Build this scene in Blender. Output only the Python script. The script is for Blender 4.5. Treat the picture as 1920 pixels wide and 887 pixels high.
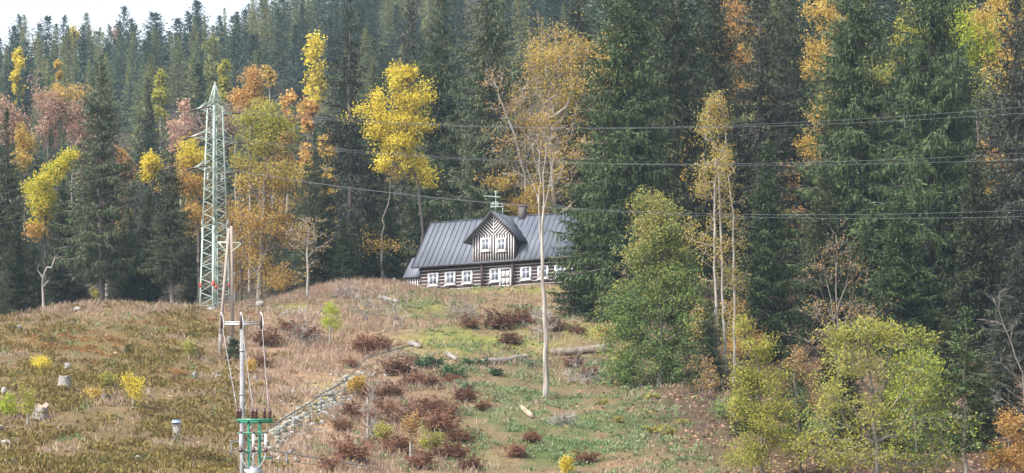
import bpy, math
import numpy as np
from mathutils import Vector, Matrix

# ------------------------------------------------------------------ clear
for o in list(bpy.data.objects):
    bpy.data.objects.remove(o)
S = bpy.context.scene
COL = S.collection

# ------------------------------------------------------------------ camera
F, YH, W, HH = 5000.0, 1200.0, 1920.0, 887.0     # focal length and horizon row in photo pixels
cd = bpy.data.cameras.new('camera')
cam = bpy.data.objects.new('camera', cd); COL.objects.link(cam)
cd.sensor_width = 36.0; cd.lens = F / W * 36.0
cd.shift_y = (YH - HH / 2) / W
cd.clip_start = 0.5; cd.clip_end = 6000
cam.rotation_euler = (math.radians(90), 0, 0)
S.camera = cam

# ------------------------------------------------------------------ sky, sun, exposure
SUN_EL, SUN_AZ = math.radians(46), math.radians(236)     # azimuth clockwise from +Y: behind the camera, to the left
wd = bpy.data.worlds.new('World'); S.world = wd; wd.use_nodes = True
nt = wd.node_tree; nt.nodes.clear()
sky = nt.nodes.new('ShaderNodeTexSky'); sky.sky_type = 'NISHITA'; sky.sun_disc = False
sky.sun_elevation = SUN_EL; sky.sun_rotation = SUN_AZ
sky.air_density = 1.0; sky.dust_density = 6.0; sky.ozone_density = 1.0; sky.altitude = 600
hs = nt.nodes.new('ShaderNodeHueSaturation'); hs.inputs['Saturation'].default_value = 0.3
bg = nt.nodes.new('ShaderNodeBackground'); bg.inputs['Strength'].default_value = 0.15
wo = nt.nodes.new('ShaderNodeOutputWorld')
nt.links.new(sky.outputs[0], hs.inputs['Color']); nt.links.new(hs.outputs[0], bg.inputs['Color'])
nt.links.new(bg.outputs[0], wo.inputs['Surface'])
sl = bpy.data.lights.new('sun', 'SUN'); sl.energy = 2.4; sl.angle = math.radians(14); sl.color = (1.0, 0.94, 0.87)
so = bpy.data.objects.new('sun', sl); COL.objects.link(so)
sd = Vector((math.sin(SUN_AZ) * math.cos(SUN_EL), math.cos(SUN_AZ) * math.cos(SUN_EL), math.sin(SUN_EL)))
so.rotation_euler = sd.to_track_quat('Z', 'Y').to_euler()
S.view_settings.view_transform = 'Standard'; S.view_settings.look = 'None'
S.view_settings.exposure = 1.25; S.view_settings.gamma = 1.0; S.view_settings.use_curve_mapping = False
S.render.engine = 'CYCLES'
S.cycles.max_bounces = 5; S.cycles.diffuse_bounces = 3; S.cycles.glossy_bounces = 2
S.cycles.transmission_bounces = 2; S.cycles.volume_bounces = 0; S.cycles.transparent_max_bounces = 4
S.cycles.use_denoising = True
S.cycles.caustics_reflective = False; S.cycles.caustics_refractive = False
HAZE = 0.00014

# ------------------------------------------------------------------ helpers
def P(px, py, D):
    return np.array([(px - 960) / F * D, D, (YH - py) / F * D])

def vn(x, y, s, seed=0):
    """value noise 0..1, vectorised"""
    x = np.asarray(x, float) / s; y = np.asarray(y, float) / s
    xi = np.floor(x); yi = np.floor(y); fx = x - xi; fy = y - yi
    fx = fx * fx * (3 - 2 * fx); fy = fy * fy * (3 - 2 * fy)
    def h(a, b):
        t = np.sin(a * 127.1 + b * 311.7 + seed * 74.7) * 43758.5453
        return t - np.floor(t)
    return (h(xi, yi) * (1 - fx) + h(xi + 1, yi) * fx) * (1 - fy) + (h(xi, yi + 1) * (1 - fx) + h(xi + 1, yi + 1) * fx) * fy

def sst(a, b, x):
    t = np.clip((np.asarray(x, float) - a) / (b - a), 0, 1); return t * t * (3 - 2 * t)

def mesh(name, V, Q, mats, mi=None, smooth=False, attr=None):
    V = np.asarray(V, np.float32); Q = np.asarray(Q, np.int32)
    me = bpy.data.meshes.new(name); n = Q.shape[1]
    me.vertices.add(len(V)); me.vertices.foreach_set('co', V.ravel())
    me.loops.add(Q.size); me.loops.foreach_set('vertex_index', Q.ravel())
    me.polygons.add(len(Q)); me.polygons.foreach_set('loop_start', np.arange(0, Q.size, n, dtype=np.int32))
    if mi is not None: me.polygons.foreach_set('material_index', np.asarray(mi, np.int32))
    if smooth: me.polygons.foreach_set('use_smooth', np.ones(len(Q), bool))
    for m in (mats if isinstance(mats, (list, tuple)) else [mats]): me.materials.append(m)
    me.update(calc_edges=True)
    if attr is not None:
        a = me.color_attributes.new('cover', 'FLOAT_COLOR', 'POINT')
        a.data.foreach_set('color', np.asarray(attr, np.float32).ravel())
    return me

def obj(name, me, parent=None, loc=None):
    o = bpy.data.objects.new(name, me); COL.objects.link(o)
    if parent is not None: o.parent = parent
    if loc is not None: o.location = loc
    return o

def tag(o, label=None, cat=None, group=None, kind=None):
    if label: o['label'] = label
    if cat: o['category'] = cat
    if group: o['group'] = group
    if kind: o['kind'] = kind
    return o

def empty(name, loc, rz=0, label=None, cat=None, group=None):
    o = bpy.data.objects.new(name, None); COL.objects.link(o)
    o.location = loc; o.rotation_euler = (0, 0, rz); o.empty_display_size = .3
    return tag(o, label, cat, group)

class MB:
    """collects shapes of quads, several materials, into one mesh"""
    def __init__(s): s.v = []; s.f = []; s.m = []
    def quad(s, a, b, c, d, m=0):
        n = len(s.v); s.v += [tuple(a), tuple(b), tuple(c), tuple(d)]; s.f.append((n, n + 1, n + 2, n + 3)); s.m.append(m)
    def hexa(s, p, m=0):
        n = len(s.v); s.v += [tuple(q) for q in p]
        for q in ((0, 3, 2, 1), (4, 5, 6, 7), (0, 1, 5, 4), (1, 2, 6, 5), (2, 3, 7, 6), (3, 0, 4, 7)):
            s.f.append(tuple(n + i for i in q)); s.m.append(m)
    def box(s, x0, x1, y0, y1, z0, z1, m=0):
        s.hexa([(x0, y0, z0), (x1, y0, z0), (x1, y1, z0), (x0, y1, z0), (x0, y0, z1), (x1, y0, z1), (x1, y1, z1), (x0, y1, z1)], m)
    def bar(s, a, b, w, h=None, m=0, up=(0, 0, 1)):
        a = Vector(a); b = Vector(b); d = (b - a).normalized(); u = Vector(up)
        if abs(d.dot(u)) > .97: u = Vector((1, 0, 0))
        x = d.cross(u).normalized() * (w / 2); y = x.cross(d).normalized() * ((h or w) / 2)
        s.hexa([a - x - y, a + x - y, a + x + y, a - x + y, b - x - y, b + x - y, b + x + y, b - x + y], m)
    def tube(s, pts, r, n=8, m=0, cap=True):
        pts = [Vector(p) for p in pts]; rs = r if isinstance(r, (list, tuple, np.ndarray)) else [r] * len(pts)
        b0 = len(s.v); ref = None
        for i, p in enumerate(pts):
            d = (pts[min(i + 1, len(pts) - 1)] - pts[max(i - 1, 0)]).normalized()
            if ref is None: ref = Vector((1, 0, 0)) if abs(d.x) < .8 else Vector((0, 1, 0))
            x = (ref - d * ref.dot(d)).normalized(); y = d.cross(x); ref = x
            for k in range(n):
                a = 2 * math.pi * k / n; s.v.append(tuple(p + (x * math.cos(a) + y * math.sin(a)) * rs[i]))
        for i in range(len(pts) - 1):
            for k in range(n):
                s.f.append((b0 + i * n + k, b0 + i * n + (k + 1) % n, b0 + (i + 1) * n + (k + 1) % n, b0 + (i + 1) * n + k)); s.m.append(m)
        if cap:
            for e, ring in ((0, b0), (-1, b0 + (len(pts) - 1) * n)):
                c = len(s.v); s.v.append(tuple(pts[e]))
                for k in range(0, n, 2):
                    q = (ring + k, ring + (k + 1) % n, ring + (k + 2) % n, c)
                    s.f.append(q if e else q[::-1]); s.m.append(m)
    def lathe(s, p, prof, n=10, m=0):
        b0 = len(s.v); p = Vector(p)
        for (r, z) in prof:
            for k in range(n):
                a = 2 * math.pi * k / n; s.v.append((p.x + r * math.cos(a), p.y + r * math.sin(a), p.z + z))
        for i in range(len(prof) - 1):
            for k in range(n):
                s.f.append((b0 + i * n + k, b0 + i * n + (k + 1) % n, b0 + (i + 1) * n + (k + 1) % n, b0 + (i + 1) * n + k)); s.m.append(m)
    def build(s, name, mats, parent=None, smooth=False, loc=None):
        return obj(name, mesh(name, s.v, s.f, mats, s.m, smooth), parent, loc)

# ------------------------------------------------------------------ materials
def mat(name, build):
    m = bpy.data.materials.new(name); m.use_nodes = True
    t = m.node_tree; t.nodes.clear(); out = t.nodes.new('ShaderNodeOutputMaterial'); build(t, out); return m

def N(t, typ, **kw):
    n = t.nodes.new(typ)
    for k, v in kw.items(): setattr(n, k, v)
    return n

def ramp(t, cols, pos=None):
    r = N(t, 'ShaderNodeValToRGB'); e = r.color_ramp.elements
    while len(e) < len(cols): e.new(0.5)
    for i, c in enumerate(cols):
        e[i].position = pos[i] if pos else i / (len(cols) - 1); e[i].color = (*c, 1)
    return r

def noise(t, scale, detail=3, coord='Object', rough=.6):
    if coord == 'World':
        c = N(t, 'ShaderNodeNewGeometry').outputs['Position']
    else:
        c = N(t, 'ShaderNodeTexCoord').outputs[coord]
    n = N(t, 'ShaderNodeTexNoise'); n.inputs['Scale'].default_value = scale; n.inputs['Detail'].default_value = detail
    n.inputs['Roughness'].default_value = rough
    t.links.new(c, n.inputs['Vector']); return n.outputs['Fac']

def foliage(name, cols, transl=.3, cl=.35, objvar=.25, rough=.65, isl=.5):
    """leaf colour from a ramp driven by leaf-to-leaf and clump-to-clump variation"""
    def b(t, out):
        L = t.links.new
        rpi = N(t, 'ShaderNodeNewGeometry').outputs['Random Per Island']
        nz = noise(t, cl, 3, 'World')
        mr = N(t, 'ShaderNodeMapRange'); mr.inputs[1].default_value = .3; mr.inputs[2].default_value = .7
        L(nz, mr.inputs[0])
        mx = N(t, 'ShaderNodeMix'); mx.data_type = 'FLOAT'; mx.inputs[0].default_value = isl
        L(mr.outputs[0], mx.inputs[2]); L(rpi, mx.inputs[3])
        r = ramp(t, cols); L(mx.outputs[0], r.inputs[0])
        oi = N(t, 'ShaderNodeObjectInfo')
        hv = N(t, 'ShaderNodeHueSaturation')
        m2 = N(t, 'ShaderNodeMapRange'); m2.inputs[3].default_value = 1 - objvar; m2.inputs[4].default_value = 1 + objvar
        L(oi.outputs['Random'], m2.inputs[0]); L(m2.outputs[0], hv.inputs['Value']); L(r.outputs[0], hv.inputs['Color'])
        p = N(t, 'ShaderNodeBsdfPrincipled'); p.inputs['Roughness'].default_value = rough; p.inputs['Specular IOR Level'].default_value = .25
        L(hv.outputs[0], p.inputs['Base Color'])
        if transl:
            tr = N(t, 'ShaderNodeBsdfTranslucent'); L(hv.outputs[0], tr.inputs[0])
            ms = N(t, 'ShaderNodeMixShader'); ms.inputs[0].default_value = transl
            L(p.outputs[0], ms.inputs[1]); L(tr.outputs[0], ms.inputs[2]); L(ms.outputs[0], out.inputs[0])
        else: L(p.outputs[0], out.inputs[0])
    return mat(name, b)

def surf(name, c1, c2, scale=4, rough=.7, metal=0, bump=0, spec=.4, stretch=None, detail=4):
    def b(t, out):
        L = t.links.new
        tc = N(t, 'ShaderNodeTexCoord'); mp = N(t, 'ShaderNodeMapping')
        if stretch: mp.inputs['Scale'].default_value = stretch
        L(tc.outputs['Object'], mp.inputs[0])
        n = N(t, 'ShaderNodeTexNoise'); n.inputs['Scale'].default_value = scale; n.inputs['Detail'].default_value = detail
        L(mp.outputs[0], n.inputs['Vector'])
        r = ramp(t, [c1, c2], [.3, .7]); L(n.outputs[0], r.inputs[0])
        p = N(t, 'ShaderNodeBsdfPrincipled'); p.inputs['Roughness'].default_value = rough; p.inputs['Metallic'].default_value = metal
        p.inputs['Specular IOR Level'].default_value = spec
        L(r.outputs[0], p.inputs['Base Color'])
        if bump:
            bm = N(t, 'ShaderNodeBump'); bm.inputs['Strength'].default_value = bump; bm.inputs['Distance'].default_value = .05
            L(n.outputs[0], bm.inputs['Height']); L(bm.outputs[0], p.inputs['Normal'])
        L(p.outputs[0], out.inputs[0])
    return mat(name, b)

M = {}
M['spruce'] = foliage('spruce_needles', [(.017, .027, .014), (.04, .056, .026), (.078, .096, .04), (.14, .142, .056)], .12, .5)
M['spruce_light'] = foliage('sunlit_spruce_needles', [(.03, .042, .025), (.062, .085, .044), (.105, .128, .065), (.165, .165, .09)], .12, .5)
M['spruce_green'] = foliage('green_spruce_needles', [(.018, .034, .016), (.042, .07, .028), (.082, .115, .042), (.135, .155, .055)], .12, .5)
M['spruce_grey'] = foliage('grey_spruce_needles', [(.024, .033, .027), (.05, .063, .046), (.09, .102, .07), (.145, .135, .085)], .12, .5)
M['spruce_brown'] = foliage('brownish_spruce_needles', [(.022, .03, .022), (.045, .055, .035), (.08, .085, .05), (.14, .115, .065)], .12, .5)
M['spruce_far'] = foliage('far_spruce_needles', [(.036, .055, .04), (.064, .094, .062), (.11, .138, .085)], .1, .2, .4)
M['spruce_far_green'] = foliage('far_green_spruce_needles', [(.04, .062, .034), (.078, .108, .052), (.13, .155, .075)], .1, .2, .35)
M['larch'] = foliage('larch_needles', [(.14, .17, .06), (.22, .24, .09), (.32, .29, .12)], .3, .3, .25)
M['yellow'] = foliage('bright_yellow_leaves', [(.34, .27, .03), (.58, .46, .05), (.74, .62, .08), (.8, .7, .2)], .42, .6, .1)
M['golden'] = foliage('golden_leaves', [(.3, .19, .05), (.5, .34, .08), (.62, .45, .11), (.68, .54, .2)], .42, .5, .1)
M['orange'] = foliage('orange_leaves', [(.3, .16, .06), (.48, .28, .09), (.62, .39, .13), (.66, .5, .18)], .42, .5, .15)
M['pink'] = foliage('faded_pinkish_leaves', [(.32, .21, .15), (.46, .3, .22), (.56, .38, .25)], .4, .4, .15)
M['lime'] = foliage('yellow_green_leaves', [(.2, .2, .04), (.33, .33, .06), (.46, .43, .08), (.58, .52, .13)], .42, .5, .1)
M['limegreen'] = foliage('lime_leaves', [(.25, .3, .03), (.4, .46, .05), (.5, .55, .08)], .4, .5, .1)
M['willow'] = foliage('green_to_yellow_leaves', [(.06, .11, .04), (.12, .2, .065), (.2, .29, .08), (.32, .36, .1)], .35, .3, .1)
M['willow_y'] = foliage('yellowing_leaves', [(.18, .19, .06), (.3, .29, .09), (.43, .37, .11), (.52, .43, .16)], .4, .4, .1)
M['fgleaf'] = foliage('mottled_green_yellow_leaves', [(.13, .17, .045), (.26, .29, .07), (.42, .4, .1), (.56, .48, .14)], .42, .45, .1, isl=.6)
M['fgorange'] = foliage('rusty_yellow_leaves', [(.24, .13, .06), (.38, .24, .09), (.5, .34, .1)], .3, .5, .1)
M['bark_dark'] = surf('dark_bark', (.045, .038, .034), (.1, .085, .075), 6, .9)
M['bark'] = surf('spruce_bark', (.075, .062, .055), (.16, .135, .12), 6, .9, bump=.4, stretch=(1, 1, .3))
M['bark_pale'] = surf('pale_bark', (.22, .195, .17), (.4, .365, .33), 5, .85, bump=.3, stretch=(1, 1, .25))
M['bark_grey'] = surf('grey_bark', (.13, .115, .1), (.25, .225, .2), 6, .85, bump=.3, stretch=(1, 1, .3))
M['bark_dead'] = surf('weathered_bare_wood', (.13, .11, .095), (.5, .45, .4), 1.8, .85, bump=.6, stretch=(3, 3, .3), detail=8)
M['fern'] = foliage('green_fern_fronds', [(.03, .06, .03), (.07, .13, .055), (.13, .2, .09)], .2, 1.2)
M['fernblue'] = foliage('grey_green_fern_fronds', [(.08, .13, .07), (.15, .21, .12), (.22, .28, .17)], .2, 1.2)
M['fernyel'] = foliage('yellowing_fern_fronds', [(.2, .2, .05), (.34, .31, .08), (.44, .38, .12)], .3, 1.2)
M['bracken'] = foliage('dead_bracken_fronds', [(.07, .034, .021), (.135, .064, .038), (.215, .108, .062), (.34, .2, .12)], .2, .8, .3)
M['brushwood'] = foliage('grey_brown_twigs', [(.14, .1, .08), (.24, .18, .15), (.34, .27, .22)], .05, .8)
M['grass'] = foliage('dry_grass_blades', [(.2, .13, .09), (.33, .23, .165), (.45, .335, .25), (.56, .45, .34)], .25, .22, isl=.55)
M['grass_green'] = foliage('green_grass_blades', [(.14, .14, .04), (.22, .24, .06), (.32, .31, .1)], .25, .4)
M['heather'] = foliage('bilberry_leaves', [(.095, .065, .025), (.17, .13, .038), (.255, .2, .055), (.36, .285, .085)], .2, .33, isl=.45)
M['heather_rust'] = foliage('rusty_bilberry_leaves', [(.16, .075, .025), (.28, .14, .04), (.38, .21, .06)], .2, .5)
M['weeds'] = foliage('weed_leaves', [(.07, .1, .04), (.14, .2, .085), (.22, .28, .14), (.32, .33, .18)], .25, .4)
M['litter'] = foliage('fallen_leaves', [(.07, .04, .03), (.17, .1, .065), (.34, .21, .13), (.52, .36, .18)], .1, .6)
M['stone'] = surf('pale_stone', (.16, .15, .14), (.4, .39, .37), 3, .85, bump=.5)
M['stone_path'] = surf('mossy_slab_stone', (.12, .125, .09), (.34, .335, .3), 1.5, .85, bump=.4)
M['wood_grey'] = surf('weathered_grey_wood', (.15, .135, .125), (.3, .28, .26), 4, .85, bump=.3, stretch=(4, 4, .3))
M['wood_cut'] = surf('cut_wood', (.26, .19, .13), (.44, .35, .27), 6, .8)
M['log'] = surf('log_bark', (.09, .07, .055), (.25, .21, .17), 2.5, .9, bump=.5)
M['pole'] = surf('old_pole_wood', (.24, .2, .17), (.36, .31, .27), 5, .85, stretch=(4, 4, .15))
M['concrete'] = surf('grey_concrete', (.2, .2, .21), (.28, .28, .29), 5, .85)
M['mint'] = surf('mint_green_paint', (.4, .5, .44), (.5, .59, .53), 2, .55)
M['red'] = surf('red_paint', (.55, .06, .03), (.65, .09, .04), 5, .6)
M['green_paint'] = surf('dark_green_paint', (.03, .2, .13), (.05, .28, .18), 6, .5)
M['insul'] = surf('brown_porcelain', (.05, .025, .025), (.1, .05, .045), 8, .25, spec=.6)
M['porcelain'] = surf('white_porcelain', (.7, .72, .74), (.8, .82, .84), 8, .3, spec=.5)
M['steel'] = surf('galvanised_steel', (.34, .36, .39), (.5, .52, .55), 8, .45, metal=.6)
M['cable'] = surf('pale_cable', (.26, .26, .28), (.34, .34, .36), 3, .5)
M['wire'] = surf('aluminium_wire', (.1, .105, .12), (.14, .147, .16), 3, .6, metal=.2)
M['rail'] = surf('grey_steel_rail', (.1, .1, .11), (.18, .18, .19), 6, .5, metal=.5)
M['logwall'] = surf('dark_stained_logs', (.035, .02, .019), (.07, .042, .038), 3, .75, stretch=(.3, 3, 6))
M['white'] = surf('white_paint', (.62, .62, .64), (.72, .72, .74), 8, .6)
M['roof'] = surf('grey_metal_roof', (.105, .12, .152), (.16, .177, .215), 1.4, .6, metal=.1, detail=8, stretch=(1.6, .25, .25))
M['seam'] = surf('roof_seam_metal', (.095, .108, .135), (.12, .135, .165), 4, .55, metal=.3)
M['trim'] = surf('dark_trim', (.03, .026, .028), (.05, .043, .045), 4, .6)
M['plinth'] = surf('stone_plinth', (.24, .23, .22), (.42, .41, .39), 3, .9, bump=.4)
M['chim'] = surf('dark_chimney', (.07, .06, .06), (.12, .1, .1), 6, .8)
M['blue_cap'] = surf('blue_grey_cap', (.2, .28, .4), (.28, .36, .48), 6, .5)
def glass(t, out):
    p = N(t, 'ShaderNodeBsdfPrincipled'); p.inputs['Base Color'].default_value = (.12, .15, .2, 1); p.inputs['Roughness'].default_value = .06
    p.inputs['Specular IOR Level'].default_value = .9
    t.links.new(p.outputs[0], out.inputs[0])
M['glass'] = mat('window_glass', glass)

# ------------------------------------------------------------------ terrain
CP = [  # photo pixel of a spot on the ground and its distance in metres
 # hillock on the left
 (-150, 900, 148), (0, 892, 149), (200, 892, 150), (330, 892, 152), (440, 892, 156),
 (-100, 750, 185), (0, 750, 185), (130, 745, 186), (250, 750, 186), (390, 750, 188),
 (-100, 660, 213), (0, 660, 212), (200, 650, 213), (330, 650, 214), (430, 652, 214),
 (-100, 615, 228), (0, 604, 230), (70, 588, 231), (150, 571, 232), (230, 574, 232), (310, 579, 232), (380, 583, 233), (440, 582, 236), (500, 574, 240),
 (-100, 650, 255), (0, 650, 256), (150, 622, 256), (300, 620, 256), (430, 600, 256),
 (100, 640, 290), (400, 600, 290),
 # steps and the middle slope
 (520, 892, 163), (640, 892, 164), (760, 892, 164), (480, 800, 177), (520, 800, 179), (600, 800, 180), (560, 740, 195), (640, 740, 195), (690, 700, 204), (560, 660, 213),
 (620, 640, 222), (700, 650, 217), (780, 665, 214), (650, 590, 237), (560, 600, 234), (600, 545, 250), (640, 528, 256), (700, 531, 257), (760, 541, 259),
 (780, 800, 181), (780, 720, 199), (800, 620, 231), (860, 590, 239), (860, 650, 221), (960, 650, 222), (960, 590, 241),
 (800, 546, 258), (900, 542, 256), (1000, 545, 251), (1080, 552, 246), (1160, 565, 243),
 # right of the dead tree, dropping into the gully
 (900, 892, 166), (1020, 892, 167), (1150, 892, 167), (900, 800, 183), (1030, 748, 201), (1080, 690, 214), (1120, 820, 182), (1150, 670, 217), (1250, 750, 198),
 (1280, 890, 166), (1330, 780, 188), (1300, 660, 216), (1260, 590, 232), (1420, 892, 160), (1500, 800, 180), (1550, 910, 152), (1650, 905, 150), (1800, 905, 150), (1950, 905, 152),
 (1500, 700, 207), (1700, 780, 184), (1700, 680, 210), (1900, 780, 186), (1900, 680, 212), (2050, 780, 186), (2050, 680, 214), (1450, 620, 230), (1750, 600, 236), (2000, 600, 240),
 # behind the house
 (700, 520, 275), (820, 515, 275), (940, 505, 272), (1060, 505, 268), (1200, 510, 264), (900, 480, 290), (1100, 470, 290), (1400, 500, 270), (1700, 490, 272), (2000, 490, 275),
]
cw = [P(a, b, c) for a, b, c in CP]
cw += [np.array(p, float) for p in [
 (-40, 0, -2), (0, 0, -1.8), (40, 0, -2), (-40, 50, -1.6), (0, 50, -1.4), (40, 50, -1.4), (-45, 85, .5), (-10, 85, .6), (30, 85, .6), (-45, 112, 2.6), (-12, 112, 3), (20, 112, 3), (50, 112, 2.5),
 (-55, 135, 6.2), (-30, 135, 6), (-10, 138, 6), (15, 138, 6), (40, 132, 5.4), (-90, 60, -2), (90, 60, -2), (-90, 0, -2), (90, 0, -2),
 (-100, 160, 8), (100, 160, 9), (-110, 220, 22), (110, 220, 28), (-110, 280, 28), (120, 280, 44), (-60, 300, 29), (-20, 300, 32), (20, 300, 44), (60, 300, 48)]]
cw = np.array(cw)
def _mq(a, b): return np.sqrt(((a[:, None, :] - b[None]) ** 2).sum(-1) + 36.0)
_A = _mq(cw[:, :2], cw[:, :2]) + np.eye(len(cw)) * -.4
_mean = 10.0
_w = np.linalg.solve(_A, cw[:, 2] - _mean)
CRX = [-600, 0, 300, 450, 640, 800, 1000, 1300, 2500]
CRY = [200, 160, 146, 112, 40, -35, -110, -160, -200]
def far_z(X, D):
    px = 960 + F * X / np.maximum(D, 50)
    Dc = 700 + 420 * sst(620, 980, px)
    Zc = (YH - np.interp(px, CRX, CRY)) / F * Dc
    Zb = 29 + 17 * sst(550, 1100, px)
    u = (D - 292) / (Dc - 292)
    z = Zb + (Zc - Zb) * np.where(u < 1, np.clip(u, 0, 1), 1 + .35 * np.tanh((u - 1) * 1.2) * 0 - .25 * np.clip(u - 1, 0, .6))
    return z
def Hz(X, D, fine=True):
    X = np.atleast_1d(np.asarray(X, float)); D = np.atleast_1d(np.asarray(D, float)); out = np.empty(X.shape)
    for i in range(0, len(X), 20000):
        q = np.stack([X[i:i + 20000], D[i:i + 20000]], 1)
        qc = np.stack([np.clip(q[:, 0], -115, 115), np.clip(q[:, 1], -30, 305)], 1)
        out[i:i + 20000] = _mean + _mq(qc, cw[:, :2]) @ _w
    b = sst(278, 330, D)
    b = np.maximum(b, 0)
    out = out * (1 - b) + far_z(X, D) * b
    if fine:
        k = sst(120, 150, D) * .5 + .1
        k = k * (1 - .85 * np.exp(-((X + 0) / 14) ** 2 - ((D - 259) / 9) ** 2))
        out = out + k * ((vn(X, D, 5.3, 1) - .5) * .9 + (vn(X, D, 2.1, 2) - .5) * .7 + (vn(X, D, .9, 3) - .5) * .3)
    return out
def h1(x, d): return float(Hz([x], [d])[0])
def ground(px, py, d0=120, d1=300):
    """the first spot of ground seen at a photo pixel"""
    Ds = np.arange(d0, d1, .5); k = (px - 960) / F; mz = (YH - py) / F
    z = Hz(k * Ds, Ds); hit = np.nonzero(z > mz * Ds)[0]
    D = Ds[hit[0]] if len(hit) else d1
    return np.array([k * D, D, h1(k * D, D)])

def axis(parts):
    a = []
    for x0, x1, st in parts: a += list(np.arange(x0, x1, st))
    return np.array(a + [parts[-1][1]])
gx = axis([(-900, -140, 40), (-140, -62, 3), (-62, 62, .55), (62, 140, 3), (140, 900, 40)])
gy = axis([(-30, 130, 5), (130, 266, .55), (266, 340, 3), (340, 1500, 18)])
GX, GY = np.meshgrid(gx, gy); X = GX.ravel(); Y = GY.ravel(); Z = Hz(X, Y)
PX = 960 + F * X / np.maximum(Y, 20); PY = YH - F * Z / np.maximum(Y, 20)

def blob(px, py, lst):
    r = np.zeros(np.shape(px))
    for cx, cy, rx, ry, w in lst:
        r = np.maximum(r, w * np.exp(-(((px - cx) / rx) ** 2 + ((py - cy) / ry) ** 2)))
    return r
R_GREEN = [(1180, 800, 130, 80, .8), (980, 740, 120, 50, .7), (760, 575, 110, 24, .5), (950, 590, 120, 26, .5), (880, 640, 130, 40, .45), (1130, 700, 80, 60, .5), (700, 850, 130, 40, .3), (1050, 820, 190, 90, 1), (900, 800, 100, 70, .8), (1250, 870, 110, 50, .8), (860, 690, 60, 25, .5), (1000, 700, 70, 35, .5), (830, 590, 70, 20, .6), (1090, 770, 60, 60, .9)]
R_TURF = [(870, 640, 110, 22, 1), (960, 650, 90, 18, .8), (540, 577, 40, 8, .9), (900, 546, 130, 5, 1), (610, 735, 26, 22, .7), (1000, 545, 60, 6, 1), (1100, 620, 60, 20, .7), (590, 770, 30, 25, .5), (790, 577, 50, 14, .7), (940, 632, 60, 16, .8)]
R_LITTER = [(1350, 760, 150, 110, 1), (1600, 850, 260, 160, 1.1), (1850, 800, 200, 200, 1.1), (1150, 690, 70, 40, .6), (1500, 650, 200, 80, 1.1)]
R_TAN = [(560, 690, 110, 70, .95), (200, 580, 150, 14, .9), (60, 606, 80, 10, .5), (210, 745, 110, 26, .8), (40, 790, 60, 60, .7), (480, 640, 80, 45, .7), (650, 600, 120, 55, .7), (620, 830, 100, 60, .85), (700, 545, 90, 18, .6), (740, 800, 90, 60, .6), (420, 700, 60, 40, .6), (200, 690, 60, 30, .5), (330, 825, 26, 16, .8), (960, 800, 40, 20, .3), (1250, 880, 90, 20, .6)]
R_HEATH = [(170, 700, 250, 130, .75), (380, 640, 60, 40, .7), (250, 600, 160, 18, .5), (120, 650, 190, 40, .9), (330, 790, 120, 60, 1), (150, 860, 220, 60, 1.1), (400, 850, 80, 60, 1), (330, 640, 90, 55, .8), (430, 730, 50, 80, .7), (60, 700, 80, 22, .6), (500, 800, 40, 20, .4), (240, 640, 180, 60, .7)]
def cover(px, py, x, y):
    n = vn(x, y, 3.1, 11) * .6 + vn(x, y, 1.2, 12) * .4
    n2 = vn(x, y, 6.5, 14) * .5 + vn(x, y, 2.3, 15) * .5
    return dict(green=blob(px, py, R_GREEN), turf=blob(px, py, R_TURF), litter=blob(px, py, R_LITTER), tan=blob(px, py, R_TAN), heath=blob(px, py, R_HEATH), n=n, n2=n2)
cv = cover(PX, PY, X, Y)
base = np.array([.2, .14, .085]) * np.ones((len(X), 3))
def mixc(b, c, f): return b * (1 - f[:, None]) + np.array(c) * f[:, None]
base = mixc(base, (.3, .2, .13), np.clip(cv['tan'] * 1.3, 0, 1))
base = mixc(base, (.13, .1, .045), sst(470, 380, PX) * sst(300, 560, PY) * .7)
base = mixc(base, (.15, .11, .045), np.clip(cv['heath'] * .9 * sst(.3, .55, cv['n2']), 0, 1))
base = mixc(base, (.09, .125, .045), np.clip(cv['green'] * sst(.2, .55, cv['n']) * 1.1, 0, 1))
base = mixc(base, (.22, .24, .06), np.clip(cv['turf'] * sst(.25, .6, cv['n2'] + .15), 0, 1))
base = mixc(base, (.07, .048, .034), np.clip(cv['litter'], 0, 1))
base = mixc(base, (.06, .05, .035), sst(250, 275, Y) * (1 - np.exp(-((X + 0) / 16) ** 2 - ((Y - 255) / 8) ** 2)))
def gmat(t, out):
    L = t.links.new
    a = N(t, 'ShaderNodeVertexColor'); a.layer_name = 'cover'
    n1 = noise(t, 1.3, 6, 'World', .7); n2 = noise(t, 7, 4, 'World', .7)
    r1 = ramp(t, [(.5, .5, .48), (1, 1, 1), (1.35, 1.28, 1.2)], [.25, .5, .75]); L(n1, r1.inputs[0])
    r2 = ramp(t, [(.6, .6, .6), (1.25, 1.25, 1.25)], [.3, .7]); L(n2, r2.inputs[0])
    m1 = N(t, 'ShaderNodeMix'); m1.data_type = 'RGBA'; m1.blend_type = 'MULTIPLY'; m1.inputs[0].default_value = 1
    L(a.outputs[0], m1.inputs[6]); L(r1.outputs[0], m1.inputs[7])
    m2 = N(t, 'ShaderNodeMix'); m2.data_type = 'RGBA'; m2.blend_type = 'MULTIPLY'; m2.inputs[0].default_value = 1
    L(m1.outputs[2], m2.inputs[6]); L(r2.outputs[0], m2.inputs[7])
    p = N(t, 'ShaderNodeBsdfPrincipled'); p.inputs['Roughness'].default_value = .95; p.inputs['Specular IOR Level'].default_value = .1
    L(m2.outputs[2], p.inputs['Base Color'])
    bm = N(t, 'ShaderNodeBump'); bm.inputs['Strength'].default_value = .6; bm.inputs['Distance'].default_value = .15
    L(n2, bm.inputs['Height']); L(bm.outputs[0], p.inputs['Normal']); L(p.outputs[0], out.inputs[0])
M['ground'] = mat('ground_soil_and_turf', gmat)
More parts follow.
